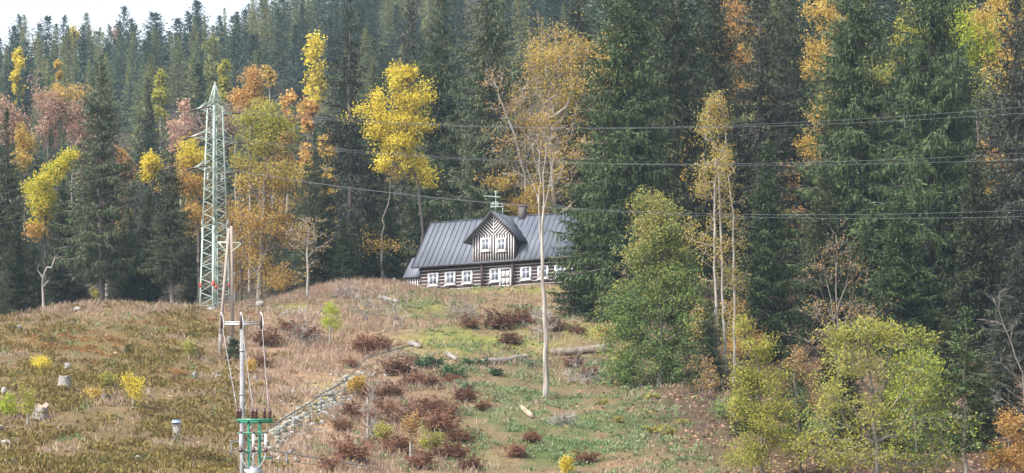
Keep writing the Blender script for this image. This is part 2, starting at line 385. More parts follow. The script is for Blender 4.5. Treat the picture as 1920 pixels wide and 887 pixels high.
nx, ny = len(gx), len(gy)
ii = (np.arange(ny - 1)[:, None] * nx + np.arange(nx - 1)[None]).ravel()
Q = np.stack([ii, ii + 1, ii + nx + 1, ii + nx], 1)
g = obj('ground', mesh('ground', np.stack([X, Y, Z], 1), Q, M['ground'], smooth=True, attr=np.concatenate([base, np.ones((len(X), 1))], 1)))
tag(g, kind='structure')

# haze: closed box of thin air round camera and scene
hz = MB(); hz.box(-1000, 1000, -60, 1560, -5, 420)
def hmat(t, out):
    v = N(t, 'ShaderNodeVolumePrincipled'); v.inputs['Color'].default_value = (.55, .76, 1, 1); v.inputs['Density'].default_value = HAZE
    v.inputs['Anisotropy'].default_value = 0.1
    t.links.new(v.outputs[0], out.inputs['Volume'])
M['haze'] = mat('thin_blue_haze', hmat)
if HAZE > 0:
    o = hz.build('haze', M['haze']); tag(o, kind='stuff')

# ------------------------------------------------------------------ the cottage
TH = math.radians(25.5); c_, s_ = math.cos(TH), math.sin(TH)
p0 = P(788, 543, 262); P0 = Vector((p0[0], p0[1], 33.72))
def fac(px, py, v):
    """cottage coordinates (along the front, height) of a photo pixel on the vertical plane v metres behind the front"""
    k = (px - 960) / F; mz = (YH - py) / F
    u = (k * (P0.y + v * c_) - P0.x - v * s_) / (c_ + k * s_); D = P0.y - u * s_ + v * c_
    return u, mz * D - P0.z
house = empty('log_cottage', P0, -TH, 'dark log cottage with white striped walls and grey metal roof, on the bank', 'house')
LEN = fac(1112, 520, 0)[0]; RU0, RU1 = -.6, LEN + .6
EV, EW = -.6, 2.86; RV, RW = 3.4, 7.75; sl_ = (RW - EW) / (RV - EV)
def roof_w(v): return EW + (v - EV) * sl_
# log walls with white chinking
w = MB(); DEP = 2 * RV
wins = [fac(px, 520, 0)[0] for px in (813, 845, 877)] + [fac(px, 520, 0)[0] for px in (987, 1019, 1051, 1083)]
w.box(0, LEN, 0, DEP, .25, 3.2, 0)
zz = .3; k = 0
while zz < 3.1:
    zt = min(zz + .235, 3.15)
    w.box(-.12 if k % 2 else -.02, LEN + (.12 if k % 2 else .02), -.05, .02, zz, zt, 0)
    if k < 7: w.box(.16, LEN - .16, -.028, .02, zt + .004, zt + .081, 1)
    w.box(-.05, .02, .05, DEP, zz, zt, 0); w.box(LEN - .02, LEN + .05, .05, DEP, zz, zt, 0)
    if k < 8: w.box(LEN, LEN + .03, .2, DEP - .2, zt + .004, zt + .081, 1)
    zz += .32 if k < 7 else .3; k += 1
for e in (0, LEN):           # gables
    a = .06 if e else -.06
    n = len(w.v); w.v += [(e, .05, 3.1), (e, DEP - .05, 3.1), (e, RV, RW - .25), (e, RV, RW - .25), (e + a, .05, 3.1), (e + a, DEP - .05, 3.1), (e + a, RV, RW - .25), (e + a, RV, RW - .25)]
    for q in ((0, 1, 2, 3), (4, 7, 6, 5), (0, 4, 5, 1), (1, 5, 6, 2), (2, 6, 4, 0)): w.f.append(tuple(n + i for i in q)); w.m.append(0)
w.build('log_wall', [M['logwall'], M['white']], house)
pl = MB(); pl.box(.02, LEN - .02, .03, DEP, -1.2, .25); pl.build('plinth', M['plinth'], house)
# main roof, two slabs with standing seams
def slab(mb, a, b, c, d, t, m=0):
    a, b, c, d = map(Vector, (a, b, c, d)); n = (b - a).cross(d - a).normalized() * t
    mb.hexa([a - n, b - n, c - n, d - n, a, b, c, d], m)
r = MB()
slab(r, (RU0, EV, EW), (RU1, EV, EW), (RU1, RV, RW), (RU0, RV, RW), .09)
slab(r, (RU1, DEP - EV, EW), (RU0, DEP - EV, EW), (RU0, RV + .01, RW), (RU1, RV + .01, RW), .09)
nsl = Vector((0, -sl_, 1)).normalized()
dl, dr = fac(885.6, 470, -.5)[0], fac(966, 470, -.5)[0]; dc = (dl + dr) / 2
u = RU0 + .02
while u < RU1:
    lo = Vector((u, EV, EW)); hi = Vector((u, RV, RW)); off = nsl * .03
    if not (dl - .35 < u < dr + .35): r.bar(lo + off, hi + off, .03, .06, 1, up=nsl)
    else:
        vv = EV + .62 * (RV - EV); mid = Vector((u, 2.45, roof_w(2.45))); r.bar(mid + off, hi + off, .03, .06, 1, up=nsl)
    u += .575
r.bar((RU0, RV, RW + .03), (RU1, RV, RW + .03), .22, .06, 1)
r.build('roof', [M['roof'], M['seam']], house)
e = MB(); e.bar((RU0, EV - .03, EW - .06), (RU1, EV - .03, EW - .06), .05, .16)
e.bar((RU0 - .04, EV, EW - .05), (RU0 - .04, RV, RW - .05), .05, .2); e.bar((RU1 + .04, EV, EW - .05), (RU1 + .04, RV, RW - .05), .05, .2)
for uu in np.arange(.5, LEN, 1.3): e.box(uu, uu + .14, EV + .05, .0, 2.72, 2.86)
e.build('eaves_trim', M['trim'], house)
cu, cw0 = fac(980, 400, RV)
ch = MB(); ch.box(cu - .33, cu + .33, RV - .3, RV + .3, RW - .6, RW + .92); ch.box(cu - .38, cu + .38, RV - .35, RV + .35, RW + .92, RW + 1.0); ch.box(cu - .28, cu + .28, RV - .25, RV + .25, RW + 1.0, RW + 1.1)
ch.build('chimney', M['chim'], house)
# windows
def window(u, w0, w1, wid, v, parent, name='window'):
    f = MB(); h = wid / 2; t = .17
    f.box(u - h, u - h + t, v - .09, v + .02, w0, w1); f.box(u + h - t, u + h, v - .09, v + .02, w0, w1)
    f.box(u - h + t, u + h - t, v - .09, v + .02, w1 - t, w1); f.box(u - h + t, u + h - t, v - .09, v + .02, w0, w0 + t)
    f.box(u - h - .06, u + h + .06, v - .14, v - .0915, w0 - .07, w0 + .03)
    i0, i1, z0, z1 = u - h + t, u + h - t, w0 + t, w1 - t; zc = z0 + (z1 - z0) * .62
    f.box(u - .035, u + .035, v - .07, v + .015, z0, z1)
    f.box(i0, u - .035, v - .065, v + .015, zc, zc + .05); f.box(u + .035, i1, v - .065, v + .015, zc, zc + .05)
    f.box(i0, i0 + .05, v - .06, v + .015, z0, zc); f.box(i1 - .05, i1, v - .06, v + .015, z0, zc)
    o = f.build(name, M['white'], parent)
    g = MB(); g.box(i0, i1, v - .04, v - .03, z0, z1); g.build('pane', M['glass'], o)
    return o
for uu in wins: window(uu, .98, 2.25, 1.14, -.05, house)
ud = fac(929, 520, 0)[0]; window(ud, .98, 2.3, 1.1, -.05, house)
# door
u0, u1 = fac(940, 520, 0)[0], fac(957, 520, 0)[0]
d = MB(); d.box(u0, u1, -.1, -.06, .02, 2.08, 0)
pw = (u1 - u0 - .3) / 2
for a in range(2):
    for (z0, z1) in ((.12, .62), (.74, 1.28), (1.4, 1.98)):
        x = u0 + .1 + a * (pw + .1); d.box(x, x + pw, -.115, -.1, z0, z1, 1)
do = d.build('door', [M['trim'], M['white']], house)
hd = MB(); hd.box(u0 + .04, u0 + .07, -.16, -.1, 1.0, 1.12); hd.build('handle', M['steel'], do)
fr = MB(); fr.box(u0 - .16, u0 - .01, -.15, .0, 0, 2.12); fr.box(u1 + .01, u1 + .16, -.15, .0, 0, 2.12); fr.box(u0 - .16, u1 + .16, -.152, .0, 2.123, 2.3)
fr.build('door_frame', M['white'], do)
st = MB(); st.box(u0 - .5, u1 + .5, -1.0, -.1, -.5, -.02); st.build('doorstep', M['plinth'], house)
# dormer
DV = -.5; zb = fac(925, 493.5, DV)[1]; ze = fac(925, 441, DV)[1]; za = fac(922, 397, DV)[1]
hw = (dr - dl) / 2
dm = MB(); dm.box(dl, dr, DV, 2.2, zb, ze)
n = len(dm.v); dm.v += [(dl, DV, ze), (dr, DV, ze), (dc, DV, za - .12), (dc, DV, za - .12), (dl, 2.2, ze), (dr, 2.2, ze), (dc, 2.2, za - .12), (dc, 2.2, za - .12)]
for q in ((0, 1, 2, 3), (4, 7, 6, 5)): dm.f.append(tuple(n + i for i in q)); dm.m.append(0)
x = dl + .05
while x < dr - .05:           # white cover strips on the boarding
    dm.box(x, x + .085, DV - .022, DV + .01, zb + .03, ze - .02, 1); x += .272
def clip(poly, a, b):
    out = []
    for i in range(len(poly)):
        p, q = poly[i], poly[(i + 1) % len(poly)]
        f = lambda r: (b[0] - a[0]) * (r[1] - a[1]) - (b[1] - a[1]) * (r[0] - a[0])
        fp, fq = f(p), f(q)
        if fp >= 0: out.append(p)
        if fp * fq < 0:
            t = fp / (fp - fq); out.append((p[0] + (q[0] - p[0]) * t, p[1] + (q[1] - p[1]) * t))
    return out
zg = za - .32
for sgn in (-1, 1):
    tri = [(dc + sgn * .03, ze + .02), (dc + sgn * (hw - .1), ze + .02), (dc + sgn * .03, zg)]
    if sgn < 0: tri = tri[::-1]
    for k in range(-20, 30):      # herringbone strips falling towards the middle
        b0 = ze - 3 + k * .36
        p = [(dc, b0), (dc + sgn * 4, b0 + 4 * .95), (dc + sgn * 4, b0 + 4 * .95 + .13), (dc, b0 + .13)]
        if sgn < 0: p = p[::-1]
        for i in range(3):
            p = clip(p, tri[i], tri[(i + 1) % 3])
            if len(p) < 3: break
        if len(p) >= 3:
            for i in range(1, len(p) - 1):
                a, b, c = p[0], p[i], p[i + 1]
                dm.quad((a[0], DV - .02, a[1]), (b[0], DV - .02, b[1]), (c[0], DV - .02, c[1]), (c[0], DV - .02, c[1]), 1)
dm.box(dc - .05, dc + .05, DV - .03, DV + .01, ze, zg + .05, 1)
dmo = dm.build('dormer', [M['logwall'], M['white']], house)
dr_ = MB(); OV = .62; sl2 = (za - ze) / hw; eZ = ze - OV * sl2; v0 = DV - .55
vmeet = lambda z: EV + (z - EW) / sl_ + .05
slab(dr_, (dc - hw - OV, vmeet(eZ), eZ), (dc - hw - OV, v0, eZ), (dc, v0, za), (dc, vmeet(za), za), .1)
slab(dr_, (dc + hw + OV, v0, eZ), (dc + hw + OV, vmeet(eZ), eZ), (dc, vmeet(za), za), (dc, v0, za), .1)
for sg in (-1, 1):
    nn = Vector((sg * sl2, 0, 1)).normalized()
    for v in np.arange(v0 + .03, vmeet(za), .575):
        x1 = hw + OV
        if v > vmeet(eZ): x1 = (hw + OV) * max(0, (vmeet(za) - v) / (vmeet(za) - vmeet(eZ)))
        a = Vector((dc + sg * x1, v, za - x1 * sl2)) + nn * .03; b = Vector((dc, v, za)) + nn * .03
        if x1 > .1: dr_.bar(a, b, .03, .06, 1, up=nn)
    dr_.bar((dc, v0 - .03, za - .06), (dc + sg * (hw + OV), v0 - .03, eZ - .06), .05, .2, 2)
dr_.build('dormer_roof', [M['roof'], M['seam'], M['trim']], dmo)
for px in (910.5, 940.5):
    uu, wz = fac(px, 459, DV); window(uu, wz - .64, wz + .64, 1.0, DV - .012, dmo)
for px in (903, 960):
    uu = fac(px, 510, DV)[0]; po = MB(); po.box(uu - .11, uu + .11, DV + .02, DV + .24, -.1, zb); po.build('porch_post', M['logwall'], house)
# lean-to
a0 = fac(763, 530, 1.0)[0]; aw, at_ = fac(757, 520.5, .7)[1], fac(768, 484, 2.6)[1]
an = MB(); an.box(a0, -.06, 1.0, 4.5, -.8, aw + .15)
x = a0 + .06
while x < -.15: an.box(x, x + .12, .975, 1.01, .05, aw - .02, 1); x += .27
ano = an.build('lean_to', [M['logwall'], M['white']], house)
ar = MB(); slab(ar, (a0 - .3, .65, aw), (-.08, .65, aw), (-.08, 2.7, at_), (a0 - .3, 2.7, at_), .07)
slab(ar, (-.08, 4.8, aw), (a0 - .3, 4.8, aw), (a0 - .3, 2.71, at_), (-.08, 2.71, at_), .07)
ar.build('lean_to_roof', M['roof'], ano)
# aerial on the dormer gable
ae = MB(); zt = za
ae.tube([(dc + .25, v0 + .5, zt - .1), (dc + .25, v0 + .5, zt + 1.95)], .035, 6)
ae.bar((dc - .95, v0 + .5, zt + 1.55), (dc + .85, v0 + .5, zt + 1.3), .05)
for i in range(12):
    x = -.9 + i * .145; zq = zt + 1.55 - .25 * (x + .95) / 1.8; ae.bar((dc + x, v0 + .28, zq), (dc + x, v0 + .72, zq), .025, .12)
ae.bar((dc + .05, v0 + .5, zt + 1.85), (dc + .5, v0 + .5, zt + 1.85), .06); ae.bar((dc + .25, v0 + .2, zt + 1.85), (dc + .25, v0 + .8, zt + 1.85), .05)
for zq, l, rr in ((.75, .5, .03), (.45, .55, .03)):
    ae.bar((dc + .25 - l, v0 + .45, zt + zq), (dc + .25 + l * 1.6, v0 + .55, zt + zq - .03), rr * 2)
for x in (-.1, .05, .2, .35, .5): ae.bar((dc + x, v0 + .47, zt + .35), (dc + x, v0 + .47, zt + .95), .03)
for x in (-.2, .5, 1.0): ae.bar((dc + x, v0 + .5, zt + .38), (dc + x - .1, v0 + .5, zt + .72), .03)
ae.bar((dc + .95, v0 + .6, zt - .6), (dc + .95, v0 + .6, zt + .55), .05)
ae.build('aerial', M['mint'], house)

# ------------------------------------------------------------------ lattice pylon
D_PY = 238.0
pb = P(403, 582, D_PY); pb[2] = h1(pb[0], pb[1]); zoff = P(403, 582, D_PY)[2]
py_z0 = float(zoff)
pyl = empty('lattice_pylon', (pb[0], pb[1], py_z0), math.radians(45), 'tall mint green steel lattice pylon with red bands on its legs', 'pylon')
ZT = (582 - 155) * D_PY / F; ZS = (582 - 200) * D_PY / F
def half(z): return np.interp(z, [0, (582 - 425) * D_PY / F, ZS, ZT], [1.02, .82, .52, .03])
for sx in (-1, 1):
    for sy in (-1, 1):
        l = MB()
        for (z0, z1) in ((-.6, 7.4), (7.4, ZS), (ZS, ZT)):
            a0_, a1_ = half(max(z0, 0)) , half(z1); wd_ = .19 if z0 < 5 else (.17 if z0 < ZS - .1 else .1)
            for ax in (0, 1):
                def pt(z, a, q):
                    x, y = sx * a, sy * a
                    if ax == 0: x -= sx * q
                    else: y -= sy * q
                    return Vector((x, y, z))
                i0, i1 = pt(z0, a0_, 0), pt(z1, a1_, 0); j0, j1 = pt(z0, a0_, wd_), pt(z1, a1_, wd_)
                th = Vector((0, -sy * .02, 0)) if ax == 0 else Vector((-sx * .02, 0, 0))
                l.hexa([i0, j0, j0 + th, i0 + th, i1, j1, j1 + th, i1 + th])
        zg_ = 7.4; ag = half(zg_)
        l.hexa([(sx * (ag + .03), sy * (ag + .03) , zg_ - .75), (sx * (ag - .16), sy * (ag + .03), zg_ - .45), (sx * (ag - .26), sy * (ag + .03), zg_), (sx * (ag + .03), sy * (ag + .03), zg_), (sx * (ag + .03), sy * (ag + .05), zg_ - .75), (sx * (ag - .16), sy * (ag + .05), zg_ - .45), (sx * (ag - .26), sy * (ag + .05), zg_), (sx * (ag + .03), sy * (ag + .05), zg_)])
        l.hexa([(sx * (ag + .03), sy * (ag + .03), zg_ + .75), (sx * (ag - .16), sy * (ag + .03), zg_ + .45), (sx * (ag - .26), sy * (ag + .03), zg_), (sx * (ag + .03), sy * (ag + .03), zg_), (sx * (ag + .03), sy * (ag + .05), zg_ + .75), (sx * (ag - .16), sy * (ag + .05), zg_ + .45), (sx * (ag - .26), sy * (ag + .05), zg_), (sx * (ag + .03), sy * (ag + .05), zg_)])
        lo = l.build('leg', M['mint'], pyl)
        zr = (582 - 535) * D_PY / F; ar_ = half(zr) + .012; rb = MB()
        rb.hexa([(sx * ar_, sy * ar_, zr - .2), (sx * (ar_ - .21), sy * ar_, zr - .2), (sx * (ar_ - .21), sy * (ar_ - .04), zr - .2), (sx * ar_, sy * (ar_ - .21), zr - .2),
                 (sx * ar_, sy * ar_, zr + .2), (sx * (ar_ - .21), sy * ar_, zr + .2), (sx * (ar_ - .21), sy * (ar_ - .04), zr + .2), (sx * ar_, sy * (ar_ - .21), zr + .2)])
        rb.build('red_band', M['red'], lo)
        ft = MB(); ft.box(sx * 1.02 - .4, sx * 1.02 + .4, sy * 1.02 - .4, sy * 1.02 + .4, -1.6, .12); ft.build('footing', M['concrete'], pyl)
levels = [.35]; zz = .35
while zz < ZS - .6:
    zz += .62 + .62 * half(zz) / 1.0; levels.append(min(zz, ZS))
levels[-1] = ZS
levels += [ZS + (ZT - ZS) * q for q in (.28, .52, .75)]
for face in range(4):
    b = MB(); an_ = face * math.pi / 2
    def fp(s, z, inset=.02):
        a = half(z); x, y = s * (a - .03), -(a - inset); return Vector((x * math.cos(an_) - y * math.sin(an_), x * math.sin(an_) + y * math.cos(an_), z))
    for i in range(len(levels) - 1):
        z0, z1 = levels[i], levels[i + 1]; zm = (z0 + z1) / 2
        k = .075 if z0 < ZS else .05
        b.bar(fp(-1, z0), fp(1, zm), k, .035); b.bar(fp(1, zm, .055), fp(-1, z1, .055), k, .035)
        if i % 3 == 0 or z0 > ZS - .1: b.bar(fp(-1, z0, .09), fp(1, z0, .09), k, .035)
    b.build('lattice', M['mint'], pyl)
cp_ = MB(); cp_.lathe((0, 0, ZT - .12), [(.0, -.05), (.07, -.05), (.09, .05), (.07, .16), (0, .18)], 8); cp_.build('tip_cap', M['mint'], pyl)
ATT = []
for (yl, la) in ((208, 1.5), (262, 2.05), (318, 1.6)):
    za_ = (582 - yl) * D_PY / F; a = half(za_)
    for sg in (-1, 1):
        am = MB(); end = Vector((sg * (a + la - .3), 0, za_ + .05))
        for sy in (-1, 1):
            am.bar((sg * (a - .05), sy * (a + .03), za_ - .1), end + Vector((0, sy * .12, -.05)), .08, .06)
            am.bar((sg * a, sy * a, za_ + .85), end, .055, .05)
        for q in (.35, .7):
            am.bar((sg * (a + q * (la - .3)), -(a + .03) * (1 - q), za_ - .08), (sg * (a + q * (la - .3)), (a + .03) * (1 - q), za_ - .08), .045)
        am.bar(end + Vector((0, -.22, -.03)), end + Vector((0, .22, -.03)), .12, .07)
        amo = am.build('crossarm', M['mint'], pyl)
        for sy in (-1, 1):      # strain insulators fore and aft, along the line
            ins = MB(); q0 = end + Vector((0, sy * .2, -.03)); q1 = q0 + Vector((sg * .02, sy * 1.35, -.14))
            ins.tube([q0, q1], .025, 5, 1)
            for i in range(11):
                t = q0.lerp(q1, .2 + .07 * i); t2 = q0.lerp(q1, .2 + .07 * i + .04); ins.tube([t, t2], [.105, .06], 8)
            ins.build('insulator', [M['insul'], M['steel']], amo)
            wpt = Matrix.Translation((pb[0], pb[1], py_z0)) @ Matrix.Rotation(math.radians(45), 4, 'Z') @ q1
            ATT.append((yl, sg, sy, wpt))
        jm = MB(); q0 = end + Vector((sg * .02, -1.5, -.17)); q1 = end + Vector((sg * .02, 1.5, -.17)); mid = (q0 + q1) / 2 - Vector((0, 0, .75))
        jm.tube([q0.lerp(mid, t) * (1 - t) + mid.lerp(q1, t) * t for t in np.linspace(0, 1, 9)], .015, 4); jm.build('jumper', M['wire'], amo)
        if yl != 262:
            si = MB(); q = Vector((sg * (a + .12), .0 , za_ - .2)); si.tube([q, q - Vector((0, 0, .9))], .02, 5, 1)
            for i in range(3): si.lathe(q - Vector((0, 0, .35 + .2 * i)), [(.02, .07), (.12, 0), (.12, -.04), (.02, -.07)], 8)
            si.build('post_insulator', [M['insul'] if yl == 208 else M['porcelain'], M['steel']], amo)
# overhead lines
def wire(pts, r, label, group, name='overhead_wire', sag=None, cat='power line'):
    m = MB(); m.tube(pts, r, 5); o = m.build(name, M['wire']); return tag(o, label, cat, group)
LV = {208: 'top', 262: 'middle', 318: 'bottom'}
for yl, sg, sy, q in ATT:
    q = Vector(q)
    if sy < 0:      # towards the right, coming nearer and lower
        ye = {208: 198, 262: 287, 318: 395}[yl] + (9 if sg < 0 else -4); e1 = Vector(P(1990, ye, 172 + (0 if sg < 0 else 2)))
        side = 'right'; sag = {208: 1.5, 262: 1.35, 318: 1.7}[yl]
    else:
        ye = {208: 312, 262: 385, 318: 425}[yl] + (0 if sg < 0 else 9); e1 = Vector(P(-90, ye, 268)); side = 'left'; sag = .35
    pts = [q.lerp(e1, t) - Vector((0, 0, 4 * sag * t * (1 - t))) for t in np.linspace(0, 1, 33)]
    which = ('lower' if sg < 0 else 'upper') if side == 'right' else ('upper' if sg < 0 else 'lower')
    wire(pts, .012, f'{which} wire of the {LV[yl]} pair running {side} from the green pylon', 'overhead wires strung from the pylon')

# ------------------------------------------------------------------ wooden A-frame pole in front of the pylon
b1 = Vector(ground(436, 652)); b2 = Vector(ground(409, 662)); sc = b1.y / F
top = Vector(P(434, 424, b1.y))
af = empty('wooden_line_pole', b1, 0, 'weathered wooden A-shaped line pole standing close before the green pylon', 'utility pole')
tp = top - b1; lf = b2 - b1
m = MB(); m.tube([(0, 0, -.6), (tp.x, tp.y, tp.z)], [.15, .12], 10); m.build('pole', M['pole'], af)
m = MB(); m.tube([(lf.x, lf.y, lf.z - .6), (tp.x - .2, tp.y + .05, tp.z - .2)], [.14, .115], 10); m.build('pole', M['pole'], af)
for (px, y0, y1) in ((413, 631, 664), (430, 632, 652)):
    q = Vector(ground(px, y1)) - b1; m = MB(); m.box(q.x - .13, q.x + .13, q.y - .1, q.y + .1, q.z - .5, q.z + (y1 - y0) * sc); m.build('foot_stub', M['wood_grey'], af)
zc = tp.z - (455 - 424) * sc
m = MB(); m.bar((tp.x - 27 * sc, .19, zc + .07), (tp.x + 19.5 * sc, -.19, zc - .07), .09); m.bar((tp.x + 19 * sc, -.2, zc - .1), (tp.x + .05, -.17, zc - .75), .06); m.bar((tp.x - 24 * sc, .1, zc - .0), (tp.x - 8 * sc, -.1, zc - .75), .06)
m.build('crossarm', M['mint'], af)
def pin(mb, p, h=.34, r=.075):
    mb.lathe(p, [(.02, -.05), (.02, .02), (r, .03), (r * .6, .1), (r, .14), (r * .6, .2), (r, .24), (r * .5, h), (0, h)], 8)
for q in ((tp.x, tp.y, tp.z), (tp.x - 26 * sc, .19, zc + .1), (tp.x + 19 * sc, -.19, zc - .04)):
    m = MB(); pin(m, q, .36, .09); m.build('insulator', M['insul'], af)

# ------------------------------------------------------------------ concrete pole with crossarm, near
DC = 110.0; s110 = DC / F
q = P(454, 600, DC); gz = h1(q[0], DC)
cpz = empty('concrete_line_pole', (q[0], DC, gz), 0, 'slim grey concrete line pole with a three-insulator crossarm, nearest the camera', 'utility pole')
HT = q[2] - gz
m = MB(); m.tube([(.02, 0, -.5), (-.0, 0, HT - .0)], [.125, .092], 12); m.build('shaft', M['concrete'], cpz, True)
for zb_ in (.35, 1.3, 3.1): m = MB(); m.tube([(.0, 0, HT - zb_), (.0, 0, HT - zb_ + .07)], .118, 12); m.build('clamp_band', M['steel'], cpz)
m = MB(); zx = HT - (609 - 600) * s110
m.bar((-40 * s110, -.13, zx), (38 * s110, -.13, zx), .07); m.bar((-40 * s110, -.13, zx + .09), (38 * s110, -.13, zx + .09), .05); m.build('crossarm', M['steel'], cpz)
CABLE0 = []
for dx in (-38, -1.5, 36):
    x = dx * s110; m = MB(); m.lathe((x, -.16, zx + .02), [(.02, -.2), (.05, -.18), (.05, .1), (.045, .3), (.02, .42), (0, .42)], 8, 0)
    m.tube([(x + .07, -.16, zx - .28), (x + .1, -.16, zx + .05), (x + .05, -.16, zx + .35), (x - .02, -.16, zx + .5)], .022, 6, 1); m.build('insulator', [M['insul'], M['porcelain']], cpz)
    CABLE0.append(Vector((q[0] + x + .06, DC - .16, gz + zx - .22)))

# ------------------------------------------------------------------ green switch frame in front of it
DG = 108.0; sg_ = DG / F; qg = P(477, 800, DG); gz2 = h1(qg[0], DG)
gf = empty('switch_mast', (qg[0], DG, gz2), 0, 'green steel lattice mast with white fuse tubes beside the concrete pole', 'switch mast')
def gp(px, py, y=0): return Vector(((px - 477) * sg_, y, (YH - py) / F * DG - gz2))
zb_ = gp(477, 791).z
for px in (466.5, 487):
    for y in (-.22, .22):
        m = MB(); m.bar((gp(px, 0).x, y, -.3), (gp(px, 0).x, y, zb_), .06); m.build('leg', M['green_paint'], gf)
m = MB(); zz = .1; xl, xr = gp(466.5, 0).x, gp(487, 0).x
k = 0
while zz < zb_ - .2:
    z1 = min(zz + .42, zb_ - .05); a, b = (xl, xr) if k % 2 else (xr, xl)
    for y in (-.2525, .2525): m.bar((a, y, zz), (b, y, z1), .04, .015)
    for x in (xl - .0325, xr + .0325): m.bar((x, -.22 if k % 2 else .22, zz), (x, .22 if k % 2 else -.22, z1), .015, .04)
    zz = z1; k += 1
m.build('lattice', M['green_paint'], gf)
m = MB(); m.box(gp(446, 0).x, gp(512, 0).x, -.34, -.24, zb_ - .0, zb_ + .1); m.box(gp(448, 0).x, gp(511, 0).x, .26, .34, zb_ - .03, zb_ + .06)
for px in (448, 466.5, 487, 508): m.box(gp(px, 0).x - .03, gp(px, 0).x + .03, -.24, .26, zb_ - .04, zb_ + .02)
m.build('top_beam', M['green_paint'], gf)
z2 = gp(0, 814).z; z3 = gp(0, 848).z; m = MB(); m.box(gp(447, 0).x, gp(504, 0).x, -.36, -.29, z2, z2 + .05); m.box(gp(450, 0).x, gp(500, 0).x, -.36, -.29, z3, z3 + .05); m.build('fuse_bar', M['green_paint'], gf)
for px in (447, 452, 474, 481, 497, 507):
    m = MB(); pin(m, (gp(px, 0).x, -.29, zb_ + .1), .42, .085); m.build('insulator', M['insul'], gf)
for px in (453.5, 477, 500.5):
    m = MB(); x = gp(px, 0).x; m.tube([(x, -.44, z3 + .12), (x, -.44, z2 - .02)], .055, 10, 0); m.tube([(x, -.44, z3 - .02), (x, -.44, z3 + .12)], .075, 8, 1); m.tube([(x, -.44, z2 - .02), (x, -.44, z2 + .07)], .06, 8, 1)
    m.build('fuse_tube', [M['porcelain'], M['insul']], gf)
    m = MB(); m.tube([(x, -.44, z3), (x + (477 - px) * .003, -.46, z3 - .35), (x + (477 - px) * .010, -.5, z3 - .62), (x + (477 - px) * .019, -.5, z3 - .75)], .03, 6); m.build('cable', M['cable'], gf)
m = MB(); zt_ = gp(0, 874).z
m.lathe((0, -.3, zt_ - 1.1), [(0, 0), (.3, 0), (.3, .9), (.22, 1.0), (.1, 1.08), (0, 1.1)], 14); m.box(-.36, .36, -.42, -.18, zt_ - .35, zt_ - .15)
m.build('drum', M['steel'], gf)
m = MB(); m.box(gp(489, 0).x, gp(511, 0).x, -.3, -.2, gp(0, 861).z, gp(0, 858).z); m.build('side_bracket', M['green_paint'], gf)
names = ['left', 'middle', 'right']
for i, (a, px) in enumerate(zip(CABLE0, (446.5, 476.5, 505))):
    b = Vector((qg[0] + gp(px, 0).x, DG - .29, gz2 + zb_ + .45)); m = MB(); m.tube([a.lerp(b, t) - Vector((0, 0, .06 * 4 * t * (1 - t))) for t in np.linspace(0, 1, 9)], .014, 6)
    o = m.build('drop_cable', M['cable']); tag(o, f'{names[i]} pale cable from the concrete pole down to the green mast', 'cable', 'drop cables at the concrete pole')

# ------------------------------------------------------------------ handrails
def handrail(rows, label, hgt=None):
    b0 = None; tops = []; bots = []
    for px, yt, yb in rows:
        g = Vector(ground(px, yb)) if yb < 886 else None
        if g is None:
            D = 165.0; X0 = (px - 960) / F * D; g = Vector((X0, D, h1(X0, D)))
        t = Vector(((px - 960) / F * g.y, g.y, (YH - yt) / F * g.y)); tops.append(t); bots.append(g)
    root = empty('handrail', bots[0], 0, label, 'handrail')
    o = bots[0]
    m = MB(); m.tube([t - o for t in tops], .045, 6); m.build('top_rail', M['rail'], root)
    m = MB(); m.tube([t.lerp(b, .5) - o for t, b in zip(tops, bots)], .022, 6); m.build('lower_rail', M['rail'], root)
    for t, b in zip(tops, bots):
        m = MB(); m.tube([b - o - Vector((0, 0, .2)), t - o], .038, 6); m.build('post', M['rail'], root)
handrail([(500, 808, 842), (524, 790, 829), (552, 772, 814), (580.6, 756, 793), (602, 739, 773), (626.7, 726, 757), (646, 715, 748), (686, 672, 704), (730, 658, 689), (774, 647, 678)], 'grey steel handrail climbing along the stone steps up the slope')
handrail([(434, 827, 900), (470, 832, 900), (510, 845, 900), (538, 849, 900), (606, 861, 900), (687, 874, 900), (742, 888, 900)], 'grey steel handrail crossing the bottom edge right of the green mast')

